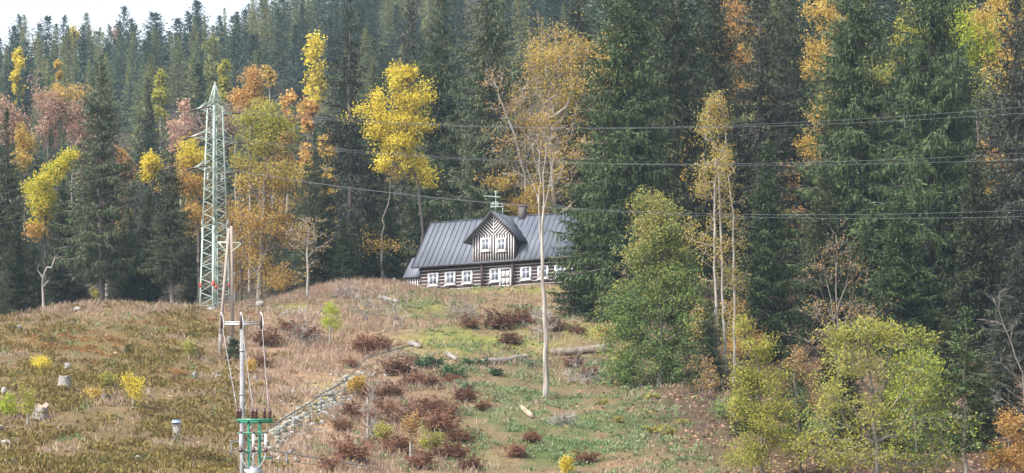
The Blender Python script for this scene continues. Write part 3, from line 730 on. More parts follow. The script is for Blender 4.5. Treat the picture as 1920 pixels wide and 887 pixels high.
# ------------------------------------------------------------------ stones and timber on the slope
rng = np.random.default_rng(5)
def rock_mesh(seed, rx, ry, rz, n=(9, 6), j=.22):
    r = np.random.default_rng(seed); V = []; Fq = []
    for i in range(n[1] + 1):
        th = math.pi * i / n[1]
        for k in range(n[0]):
            ph = 2 * math.pi * k / n[0]; q = 1 + r.uniform(-j, j) * (0 < i < n[1])
            V.append((rx * q * math.sin(th) * math.cos(ph), ry * q * math.sin(th) * math.sin(ph), rz * q * math.cos(th)))
    for i in range(n[1]):
        for k in range(n[0]): Fq.append((i * n[0] + k, i * n[0] + (k + 1) % n[0], (i + 1) * n[0] + (k + 1) % n[0], (i + 1) * n[0] + k)[::-1])
    return mesh('rock', V, Fq, M['stone'])
ROCKS = [(487, 571, 9, 7, 'large pale boulder right of the pylon foot'), (470, 574, 8, 3, 'low pale stone touching the large boulder near the pylon'),
 (145, 581, 9, 5, 'pale rock on the crest of the heath hillock'), (478, 710, 6, 4, 'grey stone on the tan slope right of the concrete pole'),
 (300, 669, 3, 2.5, 'small pale stone alone in the middle of the heath'), (127, 690, 7, 7, 'mossy pale rock just above the tall grey stump'),
 (8, 735, 8, 8, 'dark rock at the left edge beside a yellow shoot'), (12, 830, 10, 6, 'pale rock low at the left edge in dry grass'),
 (2, 803, 6, 6, 'grey stone cut by the left edge of the photo'), (258, 858, 8, 4, 'grey stone half sunk in the dark bilberry near the bottom'),
 (668, 684, 8, 7, 'grey boulder beside the handrail at the head of the steps'), (550, 738, 5, 5, 'pale stone left of the stone steps'),
 (708, 613, 5, 5, 'pale block on the upper bank left of the cut logs'), (365, 705, 5, 9, 'grey rock standing up on the shoulder of the hillock'),
 (535, 728, 5, 3, 'small pale stone on the worn earth left of the steps'), (740, 528, 4, 8, 'white stone post at the left of the cottage yard')]
for i, (px, py, rx, rz, lab) in enumerate(ROCKS):
    g = ground(px, py + rz * .6); s = g[1] / F
    o = obj('rock', rock_mesh(i, rx * s, rx * s * .8, rz * s, j=.2)); o.location = g + np.array([0, 0, rz * s * .45]); o.rotation_euler = (0, 0, i * 1.3); tag(o, lab, 'rock')
def stump(px, py, w, h, lab, tilt=0, jag=.15, old=False):
    g = ground(px, py); s = g[1] / F; r = w * s / 2; hh = h * s; root = empty('tree_stump', g, 0, lab, 'stump'); root.rotation_euler = (0, tilt, px)
    rs = np.random.default_rng(int(px)); V = []; Fq = []; n = 14
    for i, (q, z) in enumerate(((1.5, -.25), (1.15, hh * .25), (.95, hh * .6), (.9, hh))):
        for k in range(n):
            a = 2 * math.pi * k / n; qq = q * r * (1 + .12 * math.sin(k * 2.6 + px) + rs.uniform(-.06, .06)); V.append((qq * math.cos(a), qq * math.sin(a), z + (rs.uniform(-1, .6) * jag * hh if i == 3 else 0)))
    for i in range(3):
        for k in range(n): Fq.append((i * n + k, i * n + (k + 1) % n, (i + 1) * n + (k + 1) % n, (i + 1) * n + k))
    obj('trunk_side', mesh('trunk_side', V, Fq, M['wood_grey'] if not old else M['log']), root)
    tv = V[3 * n:] + [(0, 0, hh * .93)]; tq = [(k, (k + 1) % n, n, n) for k in range(0, n)]
    obj('cut_face', mesh('cut_face', tv, [(a, b, c, c) for a, b, c, _ in tq], M['wood_cut'] if not old else M['wood_grey']), root)
for a in ((121, 729, 24, 22, 'tall weathered grey stump in dry grass on the hillock'), (76, 784, 28, 24, 'pale splintered stump left of the grey stumps, near the left edge', .1, .5),
          (198, 757, 19, 18, 'dark grey stump between the two yellow birches', 0, .15, True), (488, 622, 10, 8, 'small grey stump right of the concrete pole top', 0, .2),
          (35, 618, 9, 6, 'tiny pale stump at the left end of the crest', 0, .3)): stump(*a)
def log(pts, r, lab, name='fallen_log', m='log', cat='log'):
    ws = [Vector(ground(px, py)) + Vector((0, 0, r * .75)) for px, py in pts]; o = ws[0]
    dens = []
    for i in range(len(ws) - 1):
        for t in np.linspace(0, 1, 5)[:-1]: dens.append(ws[i].lerp(ws[i + 1], t))
    dens.append(ws[-1]); rr = np.random.default_rng(int(pts[0][0]))
    root = empty(name, o, 0, lab, cat)
    b = MB(); b.tube([p - o + Vector((0, rr.uniform(-.04, .04), rr.uniform(-.05, .05))) for p in dens], [r * (1 - .35 * i / len(dens)) * rr.uniform(.88, 1.1) for i in range(len(dens))], 9, cap=False); b.build('bark', M[m], root, True)
    for p, q, rad in ((dens[0], dens[1], r), (dens[-1], dens[-2], r * .66)):
        d = (p - q).normalized(); e = MB(); e.tube([p - o - d * .05, p - o + d * .02], rad * .93, 9); e.build('cut_face', M['wood_cut'], root)
log([(1145, 660), (1090, 666), (1035, 668)], .42, 'long thick fallen log right of the dead tree')
log([(985, 676), (950, 682), (905, 684)], .3, 'broken grey log left of the dead tree foot', m='wood_grey')
log([(978, 770), (999, 788)], .22, 'short split log lying in the green weeds', m='wood_cut')
log([(712, 562), (747, 570)], .22, 'pale log in dry grass just below the cottage yard', m='wood_grey')
log([(742, 664), (755, 671)], .25, 'short cut log just below the top end of the handrail')
log([(770, 648), (788, 656)], .25, 'pale cut log behind the top end of the handrail', m='wood_grey')
log([(838, 668), (856, 678)], .22, 'small pale log behind the green ferns', m='wood_grey')
log([(1770, 790), (1920, 794)], .25, 'mossy fallen trunk behind the small fir at the right', m='log')
# marker post with a blue-grey cap
g = Vector(ground(331, 824)); s = g.y / F
mp = empty('marker_post', g, 0, 'grey wooden marker post with a blue-grey cap in the heath', 'post')
m = MB(); m.box(-.235, .235, -.1, .1, -.4, 31 * s); m.build('board', M['wood_grey'], mp)
m = MB(); m.hexa([(-.3, -.2, 30 * s), (.3, -.2, 30 * s), (.26, .15, 35 * s), (-.26, .15, 35 * s), (-.3, -.2, 31 * s), (.3, -.2, 31 * s), (.26, .15, 37 * s), (-.26, .15, 37 * s)]); m.build('cap', M['blue_cap'], mp)
m = MB(); m.tube([(-.11, -.13, 24 * s), (-.11, -.09, 24 * s)], .03, 6); m.tube([(.11, -.13, 24 * s), (.11, -.09, 24 * s)], .03, 6); m.build('bolt', M['trim'], mp)

# stone steps and rubble
PATH = [(485, 850, 20), (520, 815, 22), (556, 790, 22), (590, 765, 24), (620, 742, 22), (648, 720, 18), (668, 700, 14)]
pw_ = [np.array([*ground(a, b), c]) for a, b, c in PATH]
st = MB(); rb = MB(); r_ = np.random.default_rng(8)
def slabstone(mb, x, y, rx, ry, h, tilt=.12):
    z = h1(x, y); a = r_.uniform(0, math.pi); cs, sn = math.cos(a), math.sin(a); t1, t2 = r_.uniform(-tilt, tilt, 2)
    p = []
    for zz in (-.1, h):
        for (i, j) in ((-1, -1), (1, -1), (1, 1), (-1, 1)):
            X0 = i * rx * r_.uniform(.7, 1.1); Y0 = j * ry * r_.uniform(.7, 1.1); xx, yy = X0 * cs - Y0 * sn, X0 * sn + Y0 * cs
            p.append((x + xx, y + yy, z + zz + t1 * xx + t2 * yy))
    mb.hexa(p)
for i in range(len(pw_) - 1):
    a, b = pw_[i], pw_[i + 1]; L_ = np.linalg.norm((b - a)[:3]); nst = max(2, int(L_ / .55))
    for k in range(nst):
        t = (k + .5) / nst; q = a + (b - a) * t
        for j in range(3): slabstone(st, q[0] + r_.uniform(-.9, .9), q[1] + r_.uniform(-.2, .2), r_.uniform(.2, .42), r_.uniform(.15, .26), r_.uniform(.05, .13), .1)
    for k in range(int(L_ * 4)):
        t = r_.uniform(); q = a + (b - a) * t; sd_ = r_.uniform(.6, 2.6); slabstone(rb, q[0] + sd_ * 1.0, q[1] - sd_ * .45 + r_.normal(0, .5), r_.uniform(.06, .24), r_.uniform(.05, .17), r_.uniform(.04, .16), .5)
    for k in range(int(L_ * 1)):
        t = r_.uniform(); q = a + (b - a) * t; slabstone(rb, q[0] - r_.uniform(1, 2.5), q[1] + r_.normal(0, .8), r_.uniform(.05, .16), r_.uniform(.05, .12), r_.uniform(.03, .1), .5)
for k in range(40):
    px, py = r_.uniform(450, 560), r_.uniform(820, 885); q = ground(px, py); slabstone(rb, q[0], q[1], r_.uniform(.05, .18), r_.uniform(.05, .14), r_.uniform(.03, .12), .5)
for (cx, cy, rx, ry, n_) in ((540, 745, 25, 25, 22), (630, 595, 60, 10, 35), (530, 580, 50, 6, 25), (960, 605, 70, 14, 14), (560, 590, 40, 8, 25), (420, 705, 30, 20, 15)):
    for k in range(n_):
        q = ground(r_.normal(cx, rx * .6), r_.normal(cy, ry * .6)); slabstone(rb, q[0], q[1], r_.uniform(.05, .2), r_.uniform(.05, .15), r_.uniform(.03, .12), .4)
tag(st.build('stone_path', M['stone_path']), kind='structure')
tag(rb.build('stone_rubble', M['stone']), 'loose pale rubble stones scattered beside the stone steps', 'rubble', kind='stuff')

# ------------------------------------------------------------------ conifers
def lancets(p, d, l, w, r, flat=0.):
    """diamond leaves / twigs: base p, direction d, length l, half width w"""
    n = len(p); d = d / np.linalg.norm(d, axis=1, keepdims=True)
    q = r.normal(size=(n, 3)); q[:, 2] = q[:, 2] * .6 + flat
    x = np.cross(d, q); x /= np.linalg.norm(x, axis=1, keepdims=True) + 1e-9
    l = np.broadcast_to(l, n)[:, None]; w = np.broadcast_to(w, n)[:, None]
    V = np.empty((n, 4, 3)); V[:, 0] = p; V[:, 1] = p + d * l * .5 + x * w; V[:, 2] = p + d * l; V[:, 3] = p + d * l * .5 - x * w
    return V.reshape(-1, 3)
def quads(V): return np.arange(len(V), dtype=np.int32).reshape(-1, 4)

def spruce_geo(seed, H=26, R=4.6, z0=.12, whorl=.42, nb=5, step=.24, card=.36, cw_=.055, power=.75, droop=.35, hang=.6, gap=.1, bare=.5, curl=.35):
    r = np.random.default_rng(seed); out = []; tb = MB(); card0 = card
    rt = .0095 * H + .04
    zs = np.linspace(-.5, H, 9); wob = r.normal(0, .06, (9, 2)); wob[0] = 0
    tb.tube([(wob[i, 0], wob[i, 1], z) for i, z in enumerate(zs)], [max(.03, rt * (1 - .97 * max(z, 0) / H) * (1.25 if z < .5 else 1)) for z in zs], 7, cap=False)
    z = z0 * H; side_bias = r.uniform(0, 6.28)
    while z < H - .15:
        t = (z - z0 * H) / (H * (1 - z0)); k = max(3, int(round(nb * (1 - .3 * t))))
        Rz = R * ((1 - t) ** power) * (1 - .35 * np.exp(-t / .07)) + .12
        a0 = r.uniform(0, 6.28)
        for j in range(k):
            if r.uniform() < gap: continue
            a = a0 + 6.283 * j / k + r.normal(0, .25); L = Rz * r.uniform(.55, 1.18) * (1 + .12 * math.cos(a - side_bias))
            el = math.radians(np.interp(t, [0, .35, .8, 1], [-18, -8, 16, 42])) + r.normal(0, .1)
            o = np.array([math.cos(a), math.sin(a), 0]); sd = np.array([-math.sin(a), math.cos(a), 0])
            zz = z + r.normal(0, .12); card = card0 * (1 - .45 * t)
            n = max(3, int(L / step)); s = np.linspace(.1 if t > .3 else .22, 1, n)
            def pos(s):
                return np.array([0, 0, zz]) + np.outer(s * L * math.cos(el), o) + np.outer(L * (math.sin(el) * s - droop * .5 * s * (1 - s) + curl * .25 * s ** 3), [0, 0, 1]) + np.outer(.1 * L * np.sin(s * 3 + j), sd) * .4
            p = pos(s)
            if L > .9:
                c = pos(np.linspace(0, .95, 4)); tb.tube(c, [.012 + .012 * L, .01 + .008 * L, .012 + .004 * L, .01], 3, cap=False)
            ax = np.gradient(p, axis=0) if n > 1 else np.tile(o, (n, 1)); ax /= np.linalg.norm(ax, axis=1, keepdims=True)
            # leader twigs along the branch
            out.append(lancets(p, ax + r.normal(0, .15, (n, 3)), card * r.uniform(.8, 1.3, n), cw_, r, 1.4))
            # side twigs
            for sg in (-1, 1):
                tl = (.28 * (1 - .6 * t) + .5 * L * (1 - s) * .75) * r.uniform(.6, 1.2, n); tl = np.minimum(tl, 1.5); m = np.maximum(1, (tl / (card * .45)).astype(int))
                idx = np.repeat(np.arange(n), m); fr = (np.arange(len(idx)) - np.repeat(np.cumsum(m) - m, m)) / np.repeat(m, m)
                td = ax * .62 + sd * sg * .75 + np.array([0, 0, -.18 - .25 * droop]) + r.normal(0, .12, (n, 3)); td /= np.linalg.norm(td, axis=1, keepdims=True)
                q = p[idx] + td[idx] * (fr * tl[idx])[:, None]; q[:, 2] -= droop * .5 * (fr * tl[idx]) ** 2
                dd = td[idx] + r.normal(0, .27, (len(idx), 3)); dd[:, 2] -= droop * .6 * fr
                out.append(lancets(q, dd, card * r.uniform(.7, 1.25, len(idx)), cw_ * r.uniform(.7, 1.2, len(idx)), r, 1.2))
                hm = r.uniform(size=len(idx)) < hang * .5
                if hm.any():
                    qh = q[hm]; dh = np.tile([0, 0, -1.], (len(qh), 1)) + r.normal(0, .22, (len(qh), 3)); out.append(lancets(qh, dh, card * r.uniform(.9, 2.0, len(qh)), cw_ * .75, r))
        z += whorl * (1 - .45 * t) * r.uniform(.75, 1.3)
    # dead lower branches
    if bare:
        for i in range(int(bare * 26)):
            zz = r.uniform(.03, z0 + .08) * H; a = r.uniform(0, 6.28); L = r.uniform(.5, R * .5); o = np.array([math.cos(a), math.sin(a), r.uniform(-.5, .1)])
            tb.tube([(0, 0, zz), tuple(np.array([0, 0, zz]) + o * L * .6), tuple(np.array([0, 0, zz - .15 * L]) + o * L)], [.03, .02, .008], 3, cap=False)
    out.append(lancets(np.tile([0, 0, H - .7], (10, 1)) + np.outer(np.linspace(0, .7, 10), [0, 0, 1]), r.normal(0, .35, (10, 3)) + [0, 0, 1], card * .8, cw_ * .7, r))
    return tb, np.concatenate(out)
SPR = {}
def proto(key, mk, **kw):
    tb, V = spruce_geo(**kw); SPR[key] = (mesh('trunk', tb.v, tb.f, M[mk], smooth=True), mesh('crown', V, quads(V), M['spruce']), kw.get('H', 26), kw.get('R', 4.6))
proto('dense', 'bark', seed=1, H=26, R=4.8, z0=.05, hang=1.1, whorl=.5, power=.75, nb=6, card=.4)
proto('droopy', 'bark', seed=2, H=28, R=5.0, z0=.06, hang=1.7, droop=.7, gap=.1, whorl=.6, power=.75, nb=6, card=.42)
proto('sparse', 'bark', seed=3, H=27, R=4.6, z0=.12, hang=1.0, gap=.24, whorl=.66, bare=1, power=.85, card=.4)
proto('open', 'bark_grey', seed=4, H=22, R=4.0, z0=.24, hang=1.2, gap=.12, whorl=.5, bare=1.6, power=.62, nb=6, card=.4)
proto('slim', 'bark', seed=5, H=24, R=3.6, z0=.08, hang=1., gap=.08, power=.78, whorl=.48, nb=6, card=.4)
proto('young', 'bark', seed=6, H=9, R=2.0, z0=.03, whorl=.3, step=.18, card=.3, cw_=.07, hang=.3, gap=.05, bare=0, power=.9)
proto('full', 'bark', seed=7, H=18, R=3.4, z0=.04, whorl=.36, step=.22, card=.36, cw_=.055, hang=.9, gap=.06, bare=0, power=.72, nb=6)
def conifer(key, px, D, ytop, hw, mk, label, group=None, name='spruce_tree', rz=None, base=None):
    """px: trunk column, ytop: row of the tip, hw: half width of the crown in photo pixels"""
    tm, cm, H, R = SPR[key]; X_ = (px - 960) / F * D; z = h1(X_, D) - .1
    h = (YH - ytop) / F * D - z; sz = h / H; sx = hw * D / F / R
    t = empty(name, (X_, D, z), rz if rz is not None else (px * 1.7 + D) % 6.28, label, 'spruce', group); t.scale = (sx, sx, sz)
    obj('trunk', tm, t); c = obj('crown', cm, t)
    if mk != 'spruce': c.material_slots[0].link = 'OBJECT'; c.material_slots[0].material = M[mk]
    return t
G1 = 'spruces around the clearing'
for a in [
 # left group
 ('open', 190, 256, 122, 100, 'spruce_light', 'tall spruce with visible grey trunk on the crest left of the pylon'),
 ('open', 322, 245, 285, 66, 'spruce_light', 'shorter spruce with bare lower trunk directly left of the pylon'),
 ('dense', 12, 268, 205, 66, 'spruce', 'dark layered spruce at the left edge of the photo'),
 ('full', 118, 262, 335, 62, 'spruce', 'mid-height spruce between the yellow birch and the tall crest spruce'),
 ('droopy', 278, 300, 146, 78, 'spruce_grey', 'grey-green spruce with drooping top behind the two crest spruces'),
 ('full', 30, 252, 420, 60, 'spruce', 'low bushy spruce at the left edge above the crest'),
 ('full', 245, 262, 400, 45, 'spruce', 'small dark spruce between the two trunk-showing crest spruces'),
 ('full', 150, 266, 430, 40, 'spruce_brown', 'small brownish spruce behind the tall crest spruce'),
 ('slim', 95, 300, 240, 40, 'spruce_grey', 'bluish spruce behind the yellow birch on the left'),
 ('slim', 360, 275, 430, 36, 'spruce', 'dark little spruce behind the left pylon leg'),
 # centre
 ('sparse', 655, 278, -12, 112, 'spruce_brown', 'tall grey sparse spruce left of the yellow maple'),
 ('slim', 770, 305, -10, 84, 'spruce_grey', 'spruce standing behind the yellow maple'),
 ('dense', 828, 296, -50, 104, 'spruce', 'dark spruce behind the left end of the cottage roof'),
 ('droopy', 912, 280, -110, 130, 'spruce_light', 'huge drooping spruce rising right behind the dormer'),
 ('full', 645, 262, 405, 38, 'spruce_green', 'small bright green spruce left of the cottage'),
 ('dense', 700, 285, 120, 60, 'spruce', 'dark spruce at the left of the yellow maple trunk'),
 ('full', 610, 268, 330, 52, 'spruce', 'bushy spruce below the grey sparse spruce'),
 ('full', 728, 274, 340, 46, 'spruce', 'shadowy spruce below the yellow maple'),
 ('full', 690, 268, 400, 46, 'spruce', 'shadowy low spruce left of the lean-to'),
 ('slim', 590, 285, 240, 44, 'spruce', 'spruce squeezed between yellow-green tree and grey sparse spruce'),
 ('full', 850, 288, 240, 60, 'spruce', 'short spruce behind the roof ridge left of the dormer'),
 # right wall
 ('dense', 1180, 231, -150, 150, 'spruce_green', 'broad dark spruce overhanging the right end of the cottage roof'),
 ('full', 1108, 238, 290, 84, 'spruce_green', 'lower spruce hiding the right gable of the cottage'),
 ('slim', 1268, 246, -170, 120, 'spruce', 'spruce behind the slender bare birches'),
 ('sparse', 1425, 240, -150, 140, 'spruce_brown', 'brownish sparse spruce with visible trunk right of the slender birches'),
 ('full', 1440, 214, 262, 92, 'spruce_green', 'bright green bushy spruce in front of the brownish sparse spruce'),
 ('dense', 1612, 231, -170, 150, 'spruce_green', 'dark green spruce in the middle of the right hand wall of trees'),
 ('droopy', 1745, 226, -210, 165, 'spruce_green', 'drooping spruce with curtain-like branches in front of the lime tree'),
 ('slim', 1905, 222, -30, 120, 'spruce_grey', 'grey-blue spruce at the right edge of the photo'),
 ('dense', 1340, 262, -100, 110, 'spruce', 'spruce behind the slender birches near the top edge'),
 ('full', 1545, 222, 310, 86, 'spruce', 'bushy spruce behind the bare rusty bush'),
 ('full', 1690, 216, 360, 100, 'spruce_green', 'bushy spruce behind the mottled yellow-green tree'),
 ('full', 1830, 214, 300, 100, 'spruce', 'dark bushy spruce behind the small fir'),
 ('full', 1375, 222, 470, 56, 'spruce', 'low spruce between the willow and bright green bushy spruce'),
 ('full', 1270, 228, 430, 60, 'spruce', 'dark spruce behind the leafy green and yellow willow'),
 ('full', 1905, 206, 470, 70, 'spruce_grey', 'grey lower spruce at the right edge below the grey-blue one'),
 ('full', 1500, 236, 560, 70, 'spruce', 'shaded spruce low behind the bright green bushy spruce'),
 ('full', 1775, 200, 600, 60, 'spruce', 'shaded low spruce just left of the small fir'),
 ('dense', 1085, 300, -60, 100, 'spruce', 'spruce far back right of the golden tree, near the top edge'),
 ('dense', 1215, 290, -160, 110, 'spruce', 'spruce behind the broad one overhanging the cottage, near the top edge'),
 ('slim', 1480, 285, -60, 90, 'spruce', 'spruce deep behind the brownish sparse spruce, to its right'),
 ('dense', 1690, 290, -40, 100, 'spruce', 'spruce deep in the gap between the two biggest right hand spruces'),
 ('full', 1570, 300, 120, 100, 'spruce', 'spruce deep behind the golden tree of the right hand wall'),
 ('dense', 1790, 300, 60, 100, 'spruce', 'spruce deep below the lime green tree'),
 ('full', 1870, 280, 200, 100, 'spruce_grey', 'spruce deep behind the grey-blue one at the right edge'),
 ('full', 1320, 285, 200, 90, 'spruce', 'spruce deep behind the slender birches at half height'),
 ('full', 1460, 262, 330, 90, 'spruce', 'shaded spruce deep behind the bright green bushy one'),
 ('full', 1630, 245, 420, 90, 'spruce', 'shaded spruce at the foot of the middle right hand spruce'),
 ('full', 1740, 245, 420, 90, 'spruce', 'shaded spruce at the foot of the drooping spruce'),
 ('full', 1880, 245, 430, 90, 'spruce_grey', 'shaded grey spruce in the lower gap near the right edge'),
]:
    conifer(*a[:6], a[6], G1)
# small fir with a bare lower trunk, right
tb, V = spruce_geo(61, H=9.6, R=1.9, z0=.52, whorl=.28, step=.15, card=.26, cw_=.05, hang=.15, gap=.03, bare=.3, power=.75, droop=.15)
tb2, V2 = spruce_geo(62, H=4.4, R=2.2, z0=.5, whorl=.6, step=.15, card=.26, cw_=.05, hang=.2, gap=.1, bare=0, power=.5)
D_ = 151; X_ = (1809 - 960) / F * D_; z_ = h1(X_, D_); hh = (YH - 575) / F * D_ - z_
t = empty('fir_tree', (X_, D_, z_), 0, 'small dark fir with bare lower trunk at the right', 'fir'); t.scale = (1, 1, hh / 9.6)
obj('trunk', mesh('trunk', tb.v, tb.f, M['bark_pale'], smooth=True), t); V = np.concatenate([V, V2]); obj('crown', mesh('crown', V, quads(V), M['spruce_green']), t)
# seedling spruces on the heath
tb, V = spruce_geo(63, H=1.6, R=.7, z0=.03, whorl=.14, step=.1, card=.2, cw_=.045, hang=0, gap=.03, bare=0, power=.9)
sm = (mesh('trunk', tb.v, tb.f, M['bark']), mesh('crown', V, quads(V), M['spruce_green']))
for px, py, s, lab in ((240, 667, .55, 'tiny green spruce seedling alone in the heath'), (438, 680, 1.2, 'young green spruce beside the foot of the wooden poles')):
    g = ground(px, py); t = empty('spruce_sapling', g, px, lab, 'spruce'); t.scale = (s, s, s); obj('trunk', sm[0], t); obj('crown', sm[1], t)

# ------------------------------------------------------------------ broadleaved trees
def skeleton(seed, tr, T, bf=.35, jit=.12, limbs=()):
    """joins target points to a growing skeleton; returns nodes, parents, tip indices"""
    r = np.random.default_rng(seed); nodes = [np.array(p, float) for p in tr]; par = [-1] + list(range(len(tr) - 1)); pl_ = [0.]
    for i in range(1, len(tr)): pl_.append(pl_[-1] + np.linalg.norm(nodes[i] - nodes[i - 1]))
    T = np.asarray(T); n = len(T); best = np.full(n, 1e9); bi = np.zeros(n, int); done = np.zeros(n, bool); tips = []
    def upd(i):
        v = T - nodes[i]; d = np.linalg.norm(v, axis=1); c = d + bf * pl_[i] + np.where(v[:, 2] < 0, -v[:, 2] * .7, 0)
        m = c < best; best[m] = c[m]; bi[m] = i
    for lm in limbs:
        i = int(np.argmin([np.linalg.norm(q - lm[0]) for q in nodes])); par_ = i
        for a in lm[1:]:
            L = np.linalg.norm(a - nodes[par_]); ns = max(1, int(L / .7)); st_ = nodes[par_]
            for q in range(1, ns + 1):
                nodes.append(st_ + (a - st_) * q / ns + (r.normal(0, .05, 3) if q < ns else 0)); par.append(par_); pl_.append(pl_[par_] + L / ns); par_ = len(nodes) - 1
        tips.append(par_)
    for i in range(max(1, len(tr) // 3), len(nodes)): upd(i)
    for _ in range(n):
        k = int(np.argmin(np.where(done, 1e9, best))); done[k] = True; i = bi[k]; a = nodes[i]; b = T[k]; L = np.linalg.norm(b - a)
        ns = max(1, min(5, int(L / .8)))
        for q in range(1, ns + 1):
            t = q / ns; p = a + (b - a) * t
            if q < ns: p = p + r.normal(0, jit * L / ns, 3) + np.array([0, 0, -.12 * L * math.sin(math.pi * t) * .5])
            nodes.append(p); par.append(i if q == 1 else len(nodes) - 2); pl_.append(pl_[par[-1]] + L / ns); upd(len(nodes) - 1)
        tips.append(len(nodes) - 1)
    return np.array(nodes), par, tips
def wood(nodes, par, r0, rt=.014, ntr=1):
    n = len(nodes); cnt = np.ones(n)
    for i in range(n - 1, 0, -1):
        if par[i] >= 0: cnt[par[i]] += cnt[i]
    rad = np.minimum(rt * cnt ** .42, .62 * r0)
    for i in range(ntr):
        f = i / max(1, ntr - 1); rad[i] = r0 * (1.25 - .25 * min(1, i / 2)) * (1 - f) + min(rad[i] * 1.1, r0 * .6) * f
    hgt = nodes[:, 2]
    b = MB()
    for i in range(1, n):
        j = par[i]
        if j < 0: continue
        r1, r2 = rad[j], rad[i]; d = nodes[i] - nodes[j]
        if np.linalg.norm(d) < 1e-4: continue
        b.tube([nodes[j], nodes[i]], [min(r1, r2 * 1.35) if r2 < .6 * r1 else r1, r2], 7 if r2 > .08 else (4 if r2 > .03 else 3), cap=False)
    return b
def broadleaf(name, label, cat, px, D, trunk, blobs, leafm, barkm, seed, k=14, leaf=.17, sig=.3, r0=.18, bf=.35, rt=.014, twigs=0, group=None, py=None, mats=None, zbase=None, depth=.8, leafdroop=.3, limbs=()):
    s = D / F; X_ = (px - 960) * s; z = h1(X_, D) - .05 if zbase is None else zbase; r = np.random.default_rng(seed)
    def loc(a, b, y=0): return np.array([(a - 960) * s - X_, y, (YH - b) * s - z])
    tr = [np.array([0, 0, 0.])]
    for q in trunk: tr.append(loc(q[0], q[1], q[2] if len(q) > 2 else 0))
    tr2 = [tr[0]]
    for a, b in zip(tr[:-1], tr[1:]):
        m = max(1, int(np.linalg.norm(b - a) / .9))
        for i in range(1, m + 1): tr2.append(a + (b - a) * i / m + (r.normal(0, .04, 3) if i < m else 0))
    T = []
    for bl in blobs:
        cx, cy, rx, ry, n = bl[:5]; c = loc(cx, cy, bl[5] if len(bl) > 5 else 0)
        ext = np.array([rx * s, max(rx * s * depth, .3), ry * s]); nc = max(4, n // 6)
        cen = r.normal(size=(nc, 3)); cen /= np.linalg.norm(cen, axis=1, keepdims=True); cen *= (r.uniform(.1, 1, nc) ** .4)[:, None]
        sg_ = np.where(r.uniform(size=n) < .18, .55, .2)[:, None] if k > 5 else .5
        v = cen[r.integers(nc, size=n)] + r.normal(0, 1, (n, 3)) * sg_ * [1, 1, .8]
        T.append(c + v * ext)
    T = np.concatenate(T); T = T[T[:, 2] > .25]
    nodes, par, tips = skeleton(seed, tr2, T, bf, limbs=[[loc(*q) for q in lm] for lm in limbs]); b = wood(nodes, par, r0, rt, len(tr2))
    tp = nodes[tips]
    if twigs:
        m = len(tp) * twigs; q = np.repeat(tp, twigs, 0); pn = np.repeat(nodes[[par[i] for i in tips]], twigs, 0); d = (q - pn); d /= np.linalg.norm(d, axis=1, keepdims=True) + 1e-6
        d = d + r.normal(0, .55, (m, 3)) + [0, 0, .25]; TV = lancets(q - d * .15, d, r.uniform(.35, .95, m), .012 + .00002 * D, r); n0 = len(b.v); b.v += [tuple(x) for x in TV]
        for i in range(m): b.f.append((n0 + 4 * i, n0 + 4 * i + 1, n0 + 4 * i + 2, n0 + 4 * i + 3)); b.m.append(0)
    t = empty(name, (X_, D, z), 0, label, cat, group)
    obj('trunk', mesh('trunk', b.v, b.f, M[barkm], smooth=True), t)
    if k > 0:
        k = int(k * 1.8); m = len(tp) * k; q = np.repeat(tp, k, 0) + r.normal(0, sig * .95, (m, 3)) * [1, 1, .8]; d = r.normal(0, 1, (m, 3)); d[:, 2] -= leafdroop
        V = lancets(q, d, leaf * .88 * r.uniform(.55, 1.45, m), leaf * .33, r)
        mi = None; ms = M[leafm]
        if mats:     # (material, function of crown position -> probability)
            ms = [M[leafm]] + [M[x[0]] for x in mats]; mi = np.zeros(m, int); sx = 960 + (q[:, 0] + X_) / s; sy = YH - (q[:, 2] + z) / s
            for i, (_, fn) in enumerate(mats): mi[r.uniform(size=m) < fn(sx, sy)] = i + 1
        obj('crown', mesh('crown', V, quads(V), ms, mi), t)
    return t
GA = 'autumn trees round the clearing'
BL = broadleaf
# behind the crest, left
BL('birch_tree', 'bright yellow birch between the spruces at the far left', 'birch', 88, 266, [(86, 480), (84, 400), (84, 330)], [(84, 335, 34, 40, 60), (78, 390, 26, 35, 40), (112, 318, 20, 20, 24), (130, 300, 14, 14, 14), (80, 440, 20, 50, 26)], 'yellow', 'bark_dark', 1, k=26, leaf=.24, sig=.4, mats=[('limegreen', lambda x, y: .35 * (y < 400)), ('orange', lambda x, y: .9 * (y > 420))], group=GA)
BL('birch_tree', 'small golden birch at the left edge under the pinkish trees', 'birch', 47, 305, [(47, 330)], [(47, 262, 16, 26, 36), (52, 295, 22, 20, 30)], 'golden', 'bark_dark', 2, k=20, leaf=.26, sig=.4, group=GA)
BL('birch_tree', 'yellow birch crown peeping out above the spruce left of the pylon', 'birch', 287, 272, [(287, 420), (287, 340)], [(287, 306, 15, 22, 40), (278, 330, 12, 10, 12)], 'yellow', 'bark_dark', 3, k=26, leaf=.24, sig=.35, group=GA)
for i, (a, b, c, d, e, lab) in enumerate([(18, 205, 24, 38, 60, 'leftmost of the pinkish half-bare birches in front of the far forest'), (88, 205, 26, 32, 60, 'middle one of the pinkish half-bare birches in front of the far forest'), (133, 195, 24, 38, 60, 'rightmost of the pinkish half-bare birches, with golden tip')]):
    BL('birch_tree', lab, 'birch', a, 335, [(a + 2, 300), (a, 250)], [(a, b, c, d, e), (a + 6, b + 45, c * .8, 25, 30)], 'pink', 'bark_grey', 10 + i, k=22, leaf=.28, sig=.5, twigs=5, r0=.14, rt=.02, group=GA, mats=[('golden', (lambda x, y: .7 * (y < 190)) if i == 2 else (lambda x, y: .2 * (y < 185)))])
